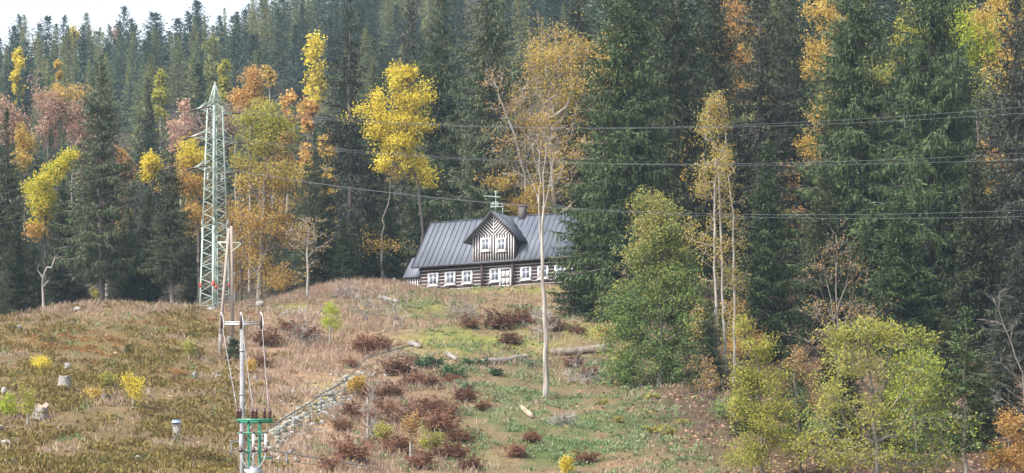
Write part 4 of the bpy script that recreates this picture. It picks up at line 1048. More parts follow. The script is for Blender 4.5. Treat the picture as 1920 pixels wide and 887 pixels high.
BL('birch_tree', 'orange pyramid-shaped birch high up right of the pylon tip', 'birch', 468, 345, [(468, 280), (470, 200)], [(472, 145, 14, 20, 40), (468, 185, 28, 22, 60), (455, 205, 30, 12, 30)], 'orange', 'bark_pale', 15, k=24, leaf=.28, sig=.45, group=GA)
BL('birch_tree', 'reddish half-bare tree directly behind the pylon top', 'birch', 440, 320, [(442, 300), (440, 240)], [(436, 225, 26, 30, 60), (350, 235, 26, 40, 40), (372, 255, 20, 26, 30)], 'pink', 'bark_grey', 16, k=8, leaf=.26, sig=.5, twigs=6, rt=.02, group=GA)
BL('alder_tree', 'orange and yellow tree behind the pylon, left side', 'tree', 372, 266, [(374, 540), (372, 450), (368, 360)], [(362, 285, 28, 24, 50), (372, 340, 34, 34, 60), (365, 400, 30, 45, 50), (350, 330, 18, 40, 30)], 'yellow', 'bark_grey', 17, k=22, leaf=.22, sig=.42, mats=[('orange', lambda x, y: np.clip((y - 290) / 60, 0, .8))], group=GA)
BL('maple_tree', 'large yellow-green tree with grey trunk right of the pylon', 'maple', 484, 260, [(486, 560), (490, 470), (496, 360), (494, 300)], limbs=[[(490, 480), (520, 430, .4), (535, 360, .5), (535, 280, .5)], [(494, 400), (470, 340, -.4), (468, 260, -.4)], [(495, 340), (510, 280, -.3), (512, 220, -.3)], [(488, 520), (460, 480, .5), (450, 420, .5)]], blobs=[(500, 225, 36, 36, 90), (475, 260, 34, 40, 70), (522, 265, 36, 40, 70), (495, 320, 56, 40, 100), (540, 330, 28, 40, 50), (455, 320, 20, 40, 40), (500, 400, 62, 45, 100), (470, 460, 36, 50, 60), (535, 430, 40, 40, 60), (520, 510, 36, 30, 40)], leafm='golden', barkm='bark_grey', seed=18, k=15, leaf=.22, sig=.42, r0=.3, twigs=3, rt=.018, group=GA,
   mats=[('limegreen', lambda x, y: np.clip((275 - y) / 50, 0, .75)), ('lime', lambda x, y: np.clip((360 - y) / 90, 0, .8)), ('orange', lambda x, y: np.clip((y - 350) / 60, 0, .45))])
BL('birch_tree', 'orange-brown bushy tree low behind the pylon, right side', 'tree', 452, 268, [(452, 540), (450, 440)], [(450, 400, 26, 60, 60), (462, 490, 34, 50, 60), (430, 480, 20, 60, 40), (505, 520, 40, 30, 40)], 'orange', 'bark_grey', 19, k=14, leaf=.2, sig=.4, twigs=3, group=GA)
BL('rowan_tree', 'thin bare tree with few brown leaves left of the cottage yard', 'tree', 577, 247, [(577, 500), (576, 460), (580, 430)], [(580, 420, 18, 24, 24), (565, 450, 16, 20, 16), (596, 455, 18, 22, 18), (588, 490, 16, 16, 8)], 'orange', 'bark_pale', 20, k=3, leaf=.17, sig=.3, r0=.13, twigs=5, group=GA)
BL('dead_tree', 'pale bare forked tree on the crest at the left', 'dead tree', 82, 236, [(80, 540), (80, 520)], [(72, 505, 5, 10, 3), (95, 500, 8, 10, 3), (112, 484, 10, 8, 4), (88, 530, 8, 8, 3)], 'pink', 'bark_pale', 21, k=0, r0=.13, rt=.03, twigs=1)
BL('maple_tree', 'bright yellow maple left of the cottage roof, before dark spruces', 'maple', 792, 266, [(792, 420), (786, 350), (770, 310), (755, 270)], [(745, 150, 24, 24, 34), (765, 185, 34, 26, 44), (738, 215, 40, 24, 50), (775, 240, 26, 22, 30), (745, 265, 40, 18, 40), (765, 295, 28, 14, 24), (700, 200, 22, 16, 16), (712, 180, 14, 12, 6), (708, 235, 20, 14, 12), (790, 330, 16, 24, 16), (725, 300, 26, 16, 20), (712, 250, 20, 16, 14), (745, 135, 14, 8, 14)], 'yellow', 'bark_dark', 22, k=26, leaf=.24, sig=.42, r0=.2, twigs=3, group=GA)
BL('maple_tree', 'thin yellow branches of a shrub below the yellow maple', 'shrub', 718, 267, [(716, 480), (716, 440)], [(722, 455, 24, 14, 24), (690, 450, 20, 20, 16), (735, 330, 20, 40, 26)], 'golden', 'bark_grey', 23, k=10, leaf=.2, sig=.4, group=GA)
# golden tree behind the cottage
BL('ash_tree', 'tall golden half-bare tree rising behind the cottage roof', 'tree', 1042, 277, [(1040, 420), (1036, 330), (1030, 240)], [(1040, 85, 48, 40, 120), (1075, 110, 36, 40, 80), (1005, 120, 30, 36, 60), (1040, 160, 60, 45, 130), (1080, 200, 40, 40, 70), (1020, 230, 50, 40, 90), (960, 270, 36, 40, 50), (1060, 280, 60, 40, 90), (1030, 340, 60, 40, 80), (975, 200, 24, 50, 40)], 'golden', 'bark_pale', 24, k=11, leaf=.2, sig=.45, r0=.3, twigs=4, rt=.018, group=GA, mats=[('orange', lambda x, y: np.clip((y - 200) / 140, 0, .35)), ('lime', lambda x, y: .12 + 0 * x)])
BL('birch_tree', 'bare grey tree leaning left of the golden tree behind the dormer', 'tree', 985, 275, [(985, 330), (960, 240), (935, 180)], [(925, 160, 16, 26, 26), (945, 210, 26, 30, 26), (985, 175, 20, 40, 24), (950, 260, 26, 30, 26), (940, 310, 26, 30, 20)], 'orange', 'bark_pale', 25, k=4, leaf=.2, sig=.4, r0=.16, twigs=4, group=GA)
BL('birch_tree', 'orange tree behind the chimney on the cottage roof', 'tree', 990, 274, [(990, 420)], [(985, 375, 40, 26, 70), (940, 345, 26, 20, 26)], 'golden', 'bark_grey', 26, k=18, leaf=.22, sig=.4, group=GA)
# dead tree in front of the cottage
g = ground(1022, 748)
BL('dead_tree', 'tall pale dead tree standing before the right end of the cottage', 'dead tree', 1022, g[1], [(1023, 690), (1024, 640), (1021, 560), (1016, 470), (1017, 420), (1020, 370)],
   [(1016, 270, 12, 30, 18), (1036, 280, 14, 34, 18), (985, 300, 16, 24, 14), (1055, 330, 10, 24, 8), (1006, 250, 18, 24, 18), (1040, 240, 16, 24, 16), (1066, 390, 6, 6, 4), (970, 325, 12, 12, 6)], 'golden', 'bark_dead', 27, k=2, leaf=.14, sig=.3, r0=.21, rt=.011, twigs=2, bf=.5,
   limbs=[[(1016, 460), (1011, 400), (1014, 340), (1012, 290)], [(1020, 370), (1018, 330), (1024, 290), (1022, 250)], [(1019, 400), (1030, 350), (1038, 300, -.3)], [(1012, 380), (1000, 345, .3), (988, 315, .4)], [(1018, 440), (1034, 415, -.2), (1050, 400, -.3), (1064, 392, -.3)], [(1022, 360), (1040, 345, .3), (1054, 318, .4)], [(1006, 360), (990, 340, -.2), (975, 328, -.3)]])
# leafy green tree right of it
BL('willow_tree', 'leafy tree green below and yellowing at the top, right of the cottage', 'willow', 1236, 206, [(1240, 700), (1238, 600), (1235, 500)], [(1225, 390, 30, 34, 90), (1245, 430, 40, 34, 110), (1205, 470, 36, 44, 110), (1265, 490, 34, 44, 100), (1225, 540, 56, 44, 150), (1180, 560, 36, 44, 90), (1285, 570, 34, 50, 90), (1240, 610, 74, 44, 190), (1165, 630, 34, 40, 90), (1215, 680, 62, 44, 170), (1285, 660, 40, 50, 110), (1170, 700, 26, 36, 60), (1250, 725, 50, 24, 80)], 'willow', 'bark_grey', 28, k=14, leaf=.2, sig=.34, r0=.26, group=GA,
   mats=[('willow_y', lambda x, y: np.clip((560 - y) / 180 + (1215 - x) / 260 + .1 * np.sin(x / 17 + y / 23), 0, .85)), ('fgleaf', lambda x, y: .15 + 0 * x)])
# slender birches
for i, (pxb, pyb, tr, bl, lab) in enumerate([
  (1346, 700, [(1343, 600), (1340, 480), (1340, 380), (1342, 300)], [(1340, 195, 20, 26, 26), (1325, 245, 24, 34, 28), (1352, 275, 22, 40, 22), (1316, 320, 22, 36, 24), (1340, 350, 22, 50, 18), (1318, 410, 18, 50, 18), (1334, 500, 20, 70, 16), (1325, 600, 20, 50, 12)], 'slender half-bare birch, left one of the three thin trunks'),
  (1362, 720, [(1358, 620), (1354, 500), (1350, 380), (1345, 280)], [(1348, 220, 16, 30, 16), (1362, 310, 20, 50, 20), (1356, 420, 20, 70, 20), (1300, 440, 14, 50, 10), (1372, 540, 18, 70, 16), (1350, 620, 20, 40, 12)], 'slender half-bare birch, middle one of the three thin trunks'),
  (1376, 690, [(1377, 600), (1376, 480), (1372, 380), (1366, 330)], [(1366, 300, 14, 40, 14), (1386, 420, 14, 60, 12), (1380, 520, 14, 60, 10)], 'slender half-bare birch, right one of the three thin trunks')]):
    BL('birch_tree', lab, 'birch', pxb, 200 + i * 1.5, tr, bl, 'willow_y', 'bark_pale', 30 + i, k=14, leaf=.16, sig=.34, r0=.12, twigs=3, bf=.15, group=GA, mats=[('golden', lambda x, y: .45 + 0 * x)])
# orange and lime trees glowing between the right hand spruces
for i, (a, D_, tr, bl, mk, lab) in enumerate([
  (1545, 262, [(1545, 300)], [(1545, 40, 30, 60, 50), (1530, 130, 26, 40, 34), (1550, 210, 26, 40, 34), (1530, 290, 24, 40, 26)], 'golden', 'golden larch-like tree between two dark spruces at the top edge'),
  (1385, 268, [(1385, 300)], [(1385, 30, 34, 40, 50), (1375, 100, 36, 44, 60), (1395, 170, 30, 40, 40)], 'orange', 'orange tree behind the brownish sparse spruce'),
  (1835, 262, [(1830, 300)], [(1820, 60, 44, 50, 90), (1845, 95, 36, 40, 70)], 'limegreen', 'lime green tree lit up behind the drooping spruce'),
  (1875, 256, [(1875, 300)], [(1870, 40, 34, 50, 70), (1885, 120, 30, 50, 50), (1880, 320, 40, 50, 60)], 'golden', 'orange-yellow tree behind the grey-blue spruce at right'),
  (1700, 262, [(1700, 300)], [(1690, 60, 40, 40, 40), (1640, 120, 30, 60, 40), (1715, 370, 20, 30, 26)], 'lime', 'yellow-green tree behind the right hand spruces'),
  (1880, 236, [(1880, 520)], [(1870, 300, 30, 40, 40), (1850, 440, 44, 26, 50), (1900, 520, 24, 26, 26), (1790, 440, 24, 14, 16)], 'orange', 'orange leaves of a tree behind the grey spruces at the right edge'),
  (1500, 250, [(1500, 500)], [(1500, 410, 22, 26, 30), (1480, 350, 20, 30, 20)], 'orange', 'faded orange tree deep behind the bright green bushy spruce'),
  (1290, 258, [(1290, 480)], [(1285, 320, 26, 60, 50), (1300, 420, 24, 50, 40), (1150, 120, 40, 60, 60)], 'golden', 'golden tree half hidden behind the slender birches')]):
    BL('larch_tree' if i == 0 else 'birch_tree', lab, 'tree', a, D_, tr, bl, mk, 'bark_dark', 40 + i, k=20, leaf=.25, sig=.45, group=GA)
# front right
BL('cherry_tree', 'large mottled yellow-green tree in the right foreground', 'tree', 1646, 151, [(1643, 830), (1638, 770), (1632, 710), (1618, 670)], limbs=[[(1638, 770), (1660, 720, .3), (1672, 660, .4)], [(1640, 790), (1690, 740, -.4), (1735, 735, -.5)], [(1642, 830), (1600, 800, .5), (1570, 790, .6)], [(1634, 730), (1600, 690, -.4), (1590, 650, -.4)], [(1643, 840), (1700, 800, .5), (1750, 800, .6)]], blobs=[(1592, 622, 40, 22, 50), (1645, 618, 44, 24, 60), (1700, 640, 50, 26, 60), (1560, 650, 26, 18, 24), (1610, 680, 70, 30, 80), (1700, 700, 66, 34, 90), (1545, 720, 36, 30, 36), (1735, 745, 60, 26, 70), (1580, 770, 80, 34, 90), (1690, 800, 100, 34, 110), (1775, 735, 44, 14, 30), (1545, 835, 66, 30, 66), (1750, 840, 66, 26, 70), (1640, 865, 110, 26, 90), (1785, 790, 24, 16, 18)], leafm='fgleaf', barkm='bark_grey', seed=50, k=10, leaf=.16, sig=.26, r0=.13, rt=.009, twigs=1, mats=[('lime', lambda x, y: .35 + 0 * x), ('willow', lambda x, y: np.clip((x - 1640) / 160, 0, .5) * (y > 640)), ('limegreen', lambda x, y: .12 * (x > 1660))])
BL('hazel_shrub', 'yellow-green shrub in the right foreground, left of the rusty sapling', 'shrub', 1430, 157, [(1430, 850), (1425, 780), (1420, 700)], [(1400, 610, 12, 20, 20), (1415, 650, 26, 30, 50), (1395, 700, 28, 30, 50), (1440, 720, 36, 30, 60), (1400, 760, 46, 34, 80), (1455, 780, 46, 34, 80), (1420, 820, 56, 30, 90), (1410, 860, 50, 24, 60), (1480, 840, 40, 30, 50)], 'lime', 'bark_grey', 51, k=13, leaf=.15, sig=.26, r0=.09, rt=.009, mats=[('fgleaf', lambda x, y: .45 + 0 * x)])
BL('hazel_shrub', 'thin rusty-leaved sapling between the two yellow-green crowns', 'sapling', 1502, 159, [(1500, 830), (1494, 760), (1488, 700), (1490, 660)], [(1490, 680, 22, 24, 20), (1520, 700, 26, 30, 26), (1475, 740, 26, 30, 26), (1530, 760, 30, 34, 30), (1520, 840, 40, 30, 44), (1560, 870, 40, 20, 30)], 'fgorange', 'bark_grey', 52, k=9, leaf=.14, sig=.26, r0=.08, rt=.009, twigs=2)
BL('rowan_tree', 'bare branched tree with rusty leaves low in its crown, right', 'tree', 1572, 186, [(1572, 640), (1570, 590), (1568, 560)], [(1550, 490, 16, 30, 14), (1580, 480, 22, 40, 20), (1610, 500, 22, 34, 14), (1525, 510, 16, 30, 10), (1550, 580, 36, 26, 40), (1600, 580, 40, 26, 40), (1560, 630, 44, 24, 40), (1640, 600, 20, 14, 10)], 'fgorange', 'bark_grey', 53, k=4, leaf=.15, sig=.3, r0=.12, rt=.01, twigs=3, bf=.6, limbs=[[(1572, 640), (1560, 580), (1548, 520), (1540, 480)], [(1570, 600), (1585, 540), (1596, 480)], [(1570, 590), (1600, 560, .4), (1616, 505, .5)], [(1571, 610), (1545, 570, -.4), (1522, 505, -.6)], [(1569, 570), (1568, 500), (1566, 440)], [(1572, 620), (1610, 600, -.5), (1650, 585, -.6)]])
BL('beech_shrub', 'orange leafy bush at the bottom right corner', 'bush', 1896, 150, [(1896, 850)], [(1893, 800, 20, 20, 30), (1905, 835, 30, 22, 44), (1880, 855, 30, 20, 40), (1915, 870, 20, 20, 30)], 'orange', 'bark_grey', 54, k=18, leaf=.14, sig=.24, r0=.06, rt=.009)
BL('dead_tree', 'bare grey-twigged tree leaning at the right edge', 'dead tree', 1925, 163, [(1918, 700), (1895, 640), (1872, 580)], [(1870, 560, 12, 16, 10), (1890, 620, 22, 26, 14), (1895, 680, 30, 20, 14), (1860, 600, 14, 20, 8), (1875, 740, 36, 14, 12)], 'pink', 'bark_grey', 55, k=0, r0=.06, rt=.009, twigs=3, bf=.6)
BL('hazel_shrub', 'orange-leaved bush at the foot of the slender birches', 'bush', 1385, 205, [(1385, 640)], [(1380, 600, 30, 30, 40), (1400, 640, 36, 30, 50), (1370, 660, 30, 24, 30), (1320, 610, 24, 34, 34)], 'orange', 'bark_grey', 56, k=12, leaf=.16, sig=.3, r0=.05, twigs=1)
BL('hazel_shrub', 'sparse orange bush on the dark gully slope right of the willow', 'bush', 1318, 195, [(1318, 720)], [(1316, 690, 24, 24, 30), (1335, 720, 24, 20, 24)], 'fgorange', 'bark_grey', 57, k=8, leaf=.15, sig=.3, r0=.05, twigs=2)
BL('hazel_shrub', 'dark green bush under the slender birches in the gully', 'bush', 1370, 186, [(1370, 780)], [(1362, 760, 24, 20, 30), (1385, 740, 20, 20, 24)], 'willow', 'bark_grey', 58, k=10, leaf=.15, sig=.3, r0=.05)
BL('hazel_shrub', 'shaded green bush behind the mottled tree, left side', 'bush', 1530, 172, [(1530, 800)], [(1520, 790, 40, 30, 50), (1560, 800, 40, 26, 50), (1500, 760, 20, 24, 24)], 'willow', 'bark_grey', 59, k=14, leaf=.15, sig=.3, r0=.05)
BL('hazel_shrub', 'shaded dark bush behind the mottled tree, right side', 'bush', 1765, 168, [(1765, 820)], [(1760, 800, 40, 30, 50), (1790, 840, 30, 24, 30), (1730, 820, 30, 20, 30)], 'willow', 'bark_grey', 60, k=14, leaf=.15, sig=.3, r0=.05)
BL('hazel_shrub', 'bright lime bush behind the right side of the mottled tree', 'bush', 1720, 165, [(1715, 760)], [(1715, 690, 40, 36, 60), (1740, 730, 26, 30, 40), (1690, 740, 36, 24, 40)], 'limegreen', 'bark_grey', 61, k=14, leaf=.15, sig=.3, r0=.05)
for a_ in [('full', 1330, 200, 560, 52, 'spruce_green', 'dark young spruce between the willow and the slender birches'), ('full', 1560, 190, 640, 60, 'spruce', 'shaded young spruce behind the top of the mottled tree'), ('full', 1500, 173, 640, 50, 'spruce', 'dark young spruce close behind the rusty sapling'), ('full', 1590, 171, 625, 56, 'spruce', 'dark young spruce close behind the left half of the mottled tree'), ('full', 1680, 169, 612, 60, 'spruce', 'dark young spruce close behind the right half of the mottled tree'), ('full', 1400, 178, 690, 50, 'spruce_green', 'dark young spruce behind the yellow-green shrub'), ('full', 1745, 174, 650, 50, 'spruce', 'dark young spruce between mottled tree and small fir'), ('full', 1880, 176, 560, 70, 'spruce_grey', 'dark spruce behind the bare twigged tree at the right edge'),
  ('full', 1840, 168, 660, 52, 'spruce', 'low dark spruce right of the small fir trunk'), ('full', 1480, 184, 650, 46, 'spruce', 'low dark spruce behind the rusty sapling'), ('full', 232, 264, 420, 44, 'spruce', 'low spruce right behind the tall crest spruce'), ('full', 280, 262, 350, 52, 'spruce', 'dark spruce under the yellow birch crown left of the pylon'), ('full', 60, 258, 455, 50, 'spruce', 'low dark spruce behind the pale forked tree')]:
    conifer(*a_[:6], a_[6], G1)
# birch saplings and bushes on the open slope
def sap(px, py, top, rx, mk, lab, seed, k=16, name='birch_sapling', cat='sapling', tw=1, fr=.62, n=40, leaf=.13):
    g = ground(px, py); s = g[1] / F; h = py - top
    return BL(name, lab, cat, px, g[1], [(px, py - h * .35), (px, py - h * .6)], [(px, top + h * fr * .5, rx * .8, h * fr * .55, n), (px + rx * .3, top + h * fr * .75, rx * .7, h * .25, n // 2)], mk, 'bark_pale', seed, k=k, leaf=leaf, sig=.13 + rx * s * .12, r0=.03 + .0006 * h, rt=.008, twigs=tw)
sap(250, 768, 706, 24, 'yellow', 'widest yellow birch sapling, above the marker post', 70, 14)
sap(77, 700, 668, 16, 'yellow', 'small yellow birch sapling above the tall grey stump', 71, 16)
sap(178, 757, 728, 8, 'golden', 'thin yellowish sapling left of the dark grey stump', 72, 10)
sap(202, 725, 698, 14, 'lime', 'low pale yellow sapling right of the tall grey stump', 73, 10)
sap(52, 800, 732, 17, 'lime', 'tall thin yellow-green sapling left of the splintered stump', 74, 10)
sap(14, 785, 745, 14, 'limegreen', 'yellow-green sapling cut by the left edge', 75, 12)
sap(355, 672, 640, 9, 'lime', 'thin yellow-green sapling on the shoulder of the heath hillock', 76, 8)
sap(470, 702, 680, 10, 'golden', 'little golden bush right of the concrete pole', 77, 14)
sap(619, 648, 574, 19, 'limegreen', 'bright yellow-green birch sapling on the bank left of the cottage', 78, 16)
sap(667, 742, 706, 13, 'golden', 'orange-yellow bush beside the handrail halfway up the steps', 79, 22)
sap(177, 566, 542, 8, 'lime', 'small yellow-green sapling at the foot of the tall crest spruce', 80, 10)
sap(122, 575, 565, 9, 'orange', 'little orange sapling on the crest beside the pale rock', 81, 8)
sap(1135, 575, 535, 14, 'golden', 'yellow leafy bush at the right corner of the cottage', 82, 16)
sap(1062, 892, 860, 7, 'yellow', 'bright yellow sapling at the bottom edge', 83, 14)
sap(805, 855, 800, 22, 'lime', 'yellow-green bramble bush among the bracken in the bottom middle', 84, 12, 'bramble_bush', 'bush')
sap(718, 840, 782, 18, 'lime', 'light green bramble bush right of the lower handrail', 85, 9, 'bramble_bush', 'bush')
sap(770, 860, 770, 16, 'fgorange', 'thin orange-leaved bush amid rusty bracken', 86, 10, 'bramble_bush', 'bush')
sap(1135, 640, 612, 26, 'golden', 'yellow bush left of the long fallen log end', 87, 10, 'bramble_bush', 'bush')
sap(1170, 690, 650, 20, 'golden', 'yellow bush below the right end of the long fallen log', 88, 10, 'bramble_bush', 'bush')
for i, (px, py, top, rx, lab) in enumerate([(1010, 640, 585, 26, 'bare grey-brown bush left of the dead tree on the bank'), (565, 648, 600, 26, 'bare brown bush on the tan slope right of the concrete pole'), (685, 600, 545, 30, 'bare twiggy bush on the bank left of the cottage'), (640, 560, 530, 26, 'bare dry bush at the top of the bank left of the cottage'), (1090, 720, 680, 30, 'tangled bare brushwood right of the dead tree foot'), (690, 830, 745, 12, 'thin bare shrub standing in rusty bracken'), (1050, 800, 775, 26, 'low grey brushwood right of the split log'), (740, 620, 570, 26, 'bare bush on the middle of the bank'), (860, 600, 570, 26, 'reddish bare bush on the bank below the cottage door'), (1015, 600, 580, 20, 'bare bush on the bank in front of the right windows')]):
    sap(px, py, top, rx, 'brushwood', lab, 100 + i, 0, 'bare_bush', 'bush', 8, .9, 40)

# ------------------------------------------------------------------ the far forest: one object per tree
def far_conifer(seed, H, R, mk, step, card, cwid, whorl, nb=5, power=.8, hang=.5):
    tb, V = spruce_geo(seed, H=H, R=R, z0=.1, whorl=whorl, nb=nb, step=step, card=card, cw_=cwid, power=power, hang=hang, gap=.08, bare=0)
    nt_ = len(tb.v); F4 = np.array(tb.f); V2 = np.concatenate([np.array(tb.v), V]); Q2 = np.concatenate([F4, quads(V) + nt_])
    return mesh('far_tree', V2, Q2, [M['bark'], M[mk]], np.concatenate([np.zeros(len(F4)), np.ones(len(V) // 4)]))
FS = [far_conifer(200 + i, 24, 5.0 + .5 * i, 'spruce_far', .45, .7, .12, .7, power=.68 + .05 * i) for i in range(4)]
FL = [far_conifer(220 + i, 23, 4.2, 'larch', .5, .65, .1, .75, power=.85, hang=.2) for i in range(2)]
FYS = {}
def far_leafy(seed, mk, H=17, R=3.2):
    r = np.random.default_rng(seed); c = []
    for i in range(16):
        a = r.uniform(0, 6.28); q = r.uniform(0, 1) ** .5 * R * .6; c.append((math.cos(a) * q, math.sin(a) * q, H * r.uniform(.45, .93), R * r.uniform(.3, .55)))
    pts = np.concatenate([np.array(k[:3]) + r.normal(0, k[3] * .55, (110, 3)) * [1, 1, 1.3] for k in c])
    V = lancets(pts, r.normal(size=pts.shape), r.uniform(.4, .7, len(pts)), .2, r); tb = MB(); tb.tube([(0, 0, -.5), (.1, 0, H * .5), (0, .1, H * .85)], [.2, .14, .05], 6, cap=False)
    for k in c: tb.tube([(0.05, 0, max(2, k[2] - 3.5)), k[:3]], [.06, .02], 3, cap=False)
    n0 = len(tb.v); return mesh('far_leafy_tree', np.concatenate([np.array(tb.v), V]), np.concatenate([np.array(tb.f), quads(V) + n0]), [M['bark_pale'], M[mk]], np.concatenate([np.zeros(len(tb.f)), np.ones(len(V) // 4)]))
AUT = [
 (66, 66, 118, 17, 'yellow', 'bright yellow tree in the far forest above the pinkish birches'), (33, 74, 100, 10, 'yellow', 'small yellow tree left of the brightest one in the far forest'), (138, 46, 74, 13, 'yellow', 'yellow tree high in the far forest near the skyline'),
 (587, 54, 110, 21, 'yellow', 'largest bright yellow tree high in the far forest, left of the grey sparse spruce'), (505, 110, 150, 14, 'golden', 'golden tree in the far forest right of the orange birch'), (538, 150, 190, 14, 'orange', 'orange tree in the far forest above the yellow-green maple'),
 (577, 175, 215, 16, 'orange', 'faded orange tree beside the grey sparse spruce'), (420, 95, 118, 9, 'lime', 'small yellowish tree far up above the pylon tip'), (218, 42, 86, 15, 'pink', 'faded brown larch in the middle of the far forest'),
 (108, 100, 120, 6, 'golden', 'tiny yellow spot of a tree right of the bright yellow one'), (510, 190, 240, 18, 'pink', 'bare reddish tree left of the grey sparse spruce'), (200, 250, 300, 20, 'pink', 'reddish bare tree behind the tall crest spruce'), (162, 205, 262, 17, 'pink', 'reddish half-bare tree between the pinkish birches and the tall crest spruce'), (240, 262, 330, 16, 'orange', 'orange tree showing between the two crest spruces'), (338, 178, 262, 20, 'pink', 'bare reddish tree left of the pylon top'), (612, 245, 300, 14, 'golden', 'golden tree peeping out at the left side of the grey sparse spruce'), (300, 120, 160, 11, 'lime', 'pale yellowish tree in the far forest left above the pylon tip'), (398, 60, 96, 12, 'larch', 'pale green tree high in the far forest above the pylon')]
rf = np.random.default_rng(77); cell = {}; trees = []
def try_place(px, D, dmin):
    X_ = (px - 960) / F * D; ci, cj = int(X_ // 9), int(D // 9)
    for a in (-1, 0, 1):
        for b in (-1, 0, 1):
            for (x, y) in cell.get((ci + a, cj + b), []):
                if (x - X_) ** 2 + (y - D) ** 2 < dmin * dmin: return False
    cell.setdefault((ci, cj), []).append((X_, D)); return True
for it in range(11000):
    if it > 3000:
        px = rf.uniform(-40, 700); D = rf.uniform(340, 765); dm = float(np.interp(D, [340, 480, 760], [8.2, 6.4, 5.6]))
    else:
        px = rf.uniform(640, 1960); D = rf.uniform(430, 1120) if px < 1130 else rf.uniform(318, 450); dm = 7.0 if px < 1130 else 9
    X_ = (px - 960) / F * D; z = h1(X_, D); H = (rf.uniform(11.5, 20) if rf.uniform() < .8 else rf.uniform(8, 12)) if D > 430 else rf.uniform(11, 20)
    if px > 1130: H *= 1.5
    yt = YH - F * (z + H) / D; yb = YH - F * z / D
    if yb < -10: continue
    if px > 600 and yt > 175: continue
    if px > 690:
        if not (yt < 120 and (px < 860 or px > 930)): continue
        if px > 900 and (D > 900 or yt < -130 - (px > 1130) * 120): continue
    if any(abs(px - a[0]) < a[3] * 1.25 and yt < a[2] and yb > a[1] for a in AUT) and D < 600: continue
    if not try_place(px, D, dm): continue
    larch = (vn([X_], [D], 45, 5)[0] > .62 and rf.uniform() < .5) or (680 < px < 830 and D > 560 and rf.uniform() < .6)
    trees.append((D, X_, z, H, larch, px, yt))
trees.sort(); n_sp = n_la = 0; rest = []
for D, X_, z, H, larch, px, yt in trees:
    a_ = rf.uniform(0, 6.28); s = H / 24 if not larch else H / 23; w_ = s * rf.uniform(.85, 1.55)
    if not larch and n_sp >= 252: rest.append((X_, D, z, a_, w_, s, rf.integers(3))); continue
    o = obj('larch_tree' if larch else 'spruce_tree', FL[rf.integers(2)] if larch else FS[rf.integers(4)]); o.location = (X_, D, z - .2); o.rotation_euler = (rf.normal(0, .025), rf.normal(0, .025), a_); o.scale = (w_, w_, s)
    if not larch and rf.uniform() < .4: o.material_slots[1].link = 'OBJECT'; o.material_slots[1].material = M['spruce_far_green']
    if larch: n_la += 1; tag(o, 'fading yellow-green larch among dark spruces on the far hillside', 'larch', 'larches of the far hillside forest')
    else: n_sp += 1; tag(o, 'dark spruce among many in the far hillside forest', 'spruce', 'spruces of the far hillside forest')
LOW = []
for i in range(3):
    _, V = spruce_geo(240 + i, H=24, R=5.4 + .4 * i, z0=.2, whorl=1.0, nb=5, step=.7, card=1.0, cw_=.19, power=.72, hang=.4, gap=.08, bare=0); LOW.append(V)
RV_ = []
for x, y, z, a_, w_, s, k in rest:
    V = LOW[k]; ca, sa = math.cos(a_), math.sin(a_); RV_.append(np.stack([(V[:, 0] * ca - V[:, 1] * sa) * w_ + x, (V[:, 0] * sa + V[:, 1] * ca) * w_ + y, V[:, 2] * s + z - .2], 1))
if RV_:
    RV_ = np.concatenate(RV_); tag(obj('far_forest', mesh('far_forest', RV_, quads(RV_), M['spruce_far'])), 'dark spruce forest covering the upper far hillside up to the skyline', None, None, 'stuff')
print('far trees', n_sp, n_la, len(rest), len(RV_) // 4)
for i, (px, yt, yb, rx, mk, lab) in enumerate(AUT):
    Ds = np.arange(335, 740, 5.); hs_ = (YH - yt) / F * Ds - Hz((px - 960) / F * Ds, Ds); q_ = np.nonzero(hs_ > 23)[0]; D_ = float(Ds[q_[-1]]) if len(q_) else 340.
    X_ = (px - 960) / F * D_; z = h1(X_, D_); zt = (YH - yt) / F * D_
    h = max(zt - z, 6); R = rx * D_ / F
    me = far_leafy(300 + i, mk, h, R * 1.25); o = obj('birch_tree', me, None, (X_, D_, z)); tag(o, lab, 'birch', 'autumn trees of the far hillside forest')

# ------------------------------------------------------------------ ferns and bracken
def fern_geo(seed, n=15, L=1.2, up=.9, sag=1.1, pin=9, plen=.26, pw=.05, br=.1):
    r = np.random.default_rng(seed); out = []
    for i in range(n):
        a = r.uniform(0, 6.28); o = np.array([math.cos(a), math.sin(a), 0]); sd = np.array([-o[1], o[0], 0]); l = L * r.uniform(.65, 1.15); u_ = up * r.uniform(.6, 1.2)
        s = np.linspace(.12, 1, pin); p = np.append(r.normal(0, br, 2), 0) + np.outer(s * l * .8, o) + np.outer(l * (u_ * s - sag * .6 * s * s), [0, 0, 1]) + np.outer(r.normal(0, .12) * s * s, sd)
        ax = np.gradient(p, axis=0); ax /= np.linalg.norm(ax, axis=1, keepdims=True)
        out.append(lancets(p, ax, l / pin * 1.5, .02, r))
        for sg in (-1, 1): out.append(lancets(p, sd * sg + ax * .5 + r.normal(0, .25, (pin, 3)) - [0, 0, .15], plen * (1.15 - s) * r.uniform(.8, 1.3, pin) + .05, pw, r))
    V = np.concatenate(out); V[:, 2] = np.maximum(V[:, 2], -.15); return V
def protoset(cnt, mk, **kw):
    out = []
    for i in range(cnt): V = fern_geo(400 + i, **kw); out.append(mesh('fronds', V, quads(V), M[mk]))
    return out
BR = protoset(4, 'bracken', n=70, L=1.1, up=1.75, sag=1.7, plen=.34, pw=.032, pin=10, br=.45)
FE = protoset(2, 'fern', n=30, L=1.1, up=1.1, sag=1.0, plen=.3, pw=.06); FB = protoset(1, 'fernblue', n=26, L=1.1, up=1.1, sag=1.0); FY_ = protoset(2, 'fernyel', n=14, L=1.1, up=1.0, sag=1.0, plen=.3, pw=.06)
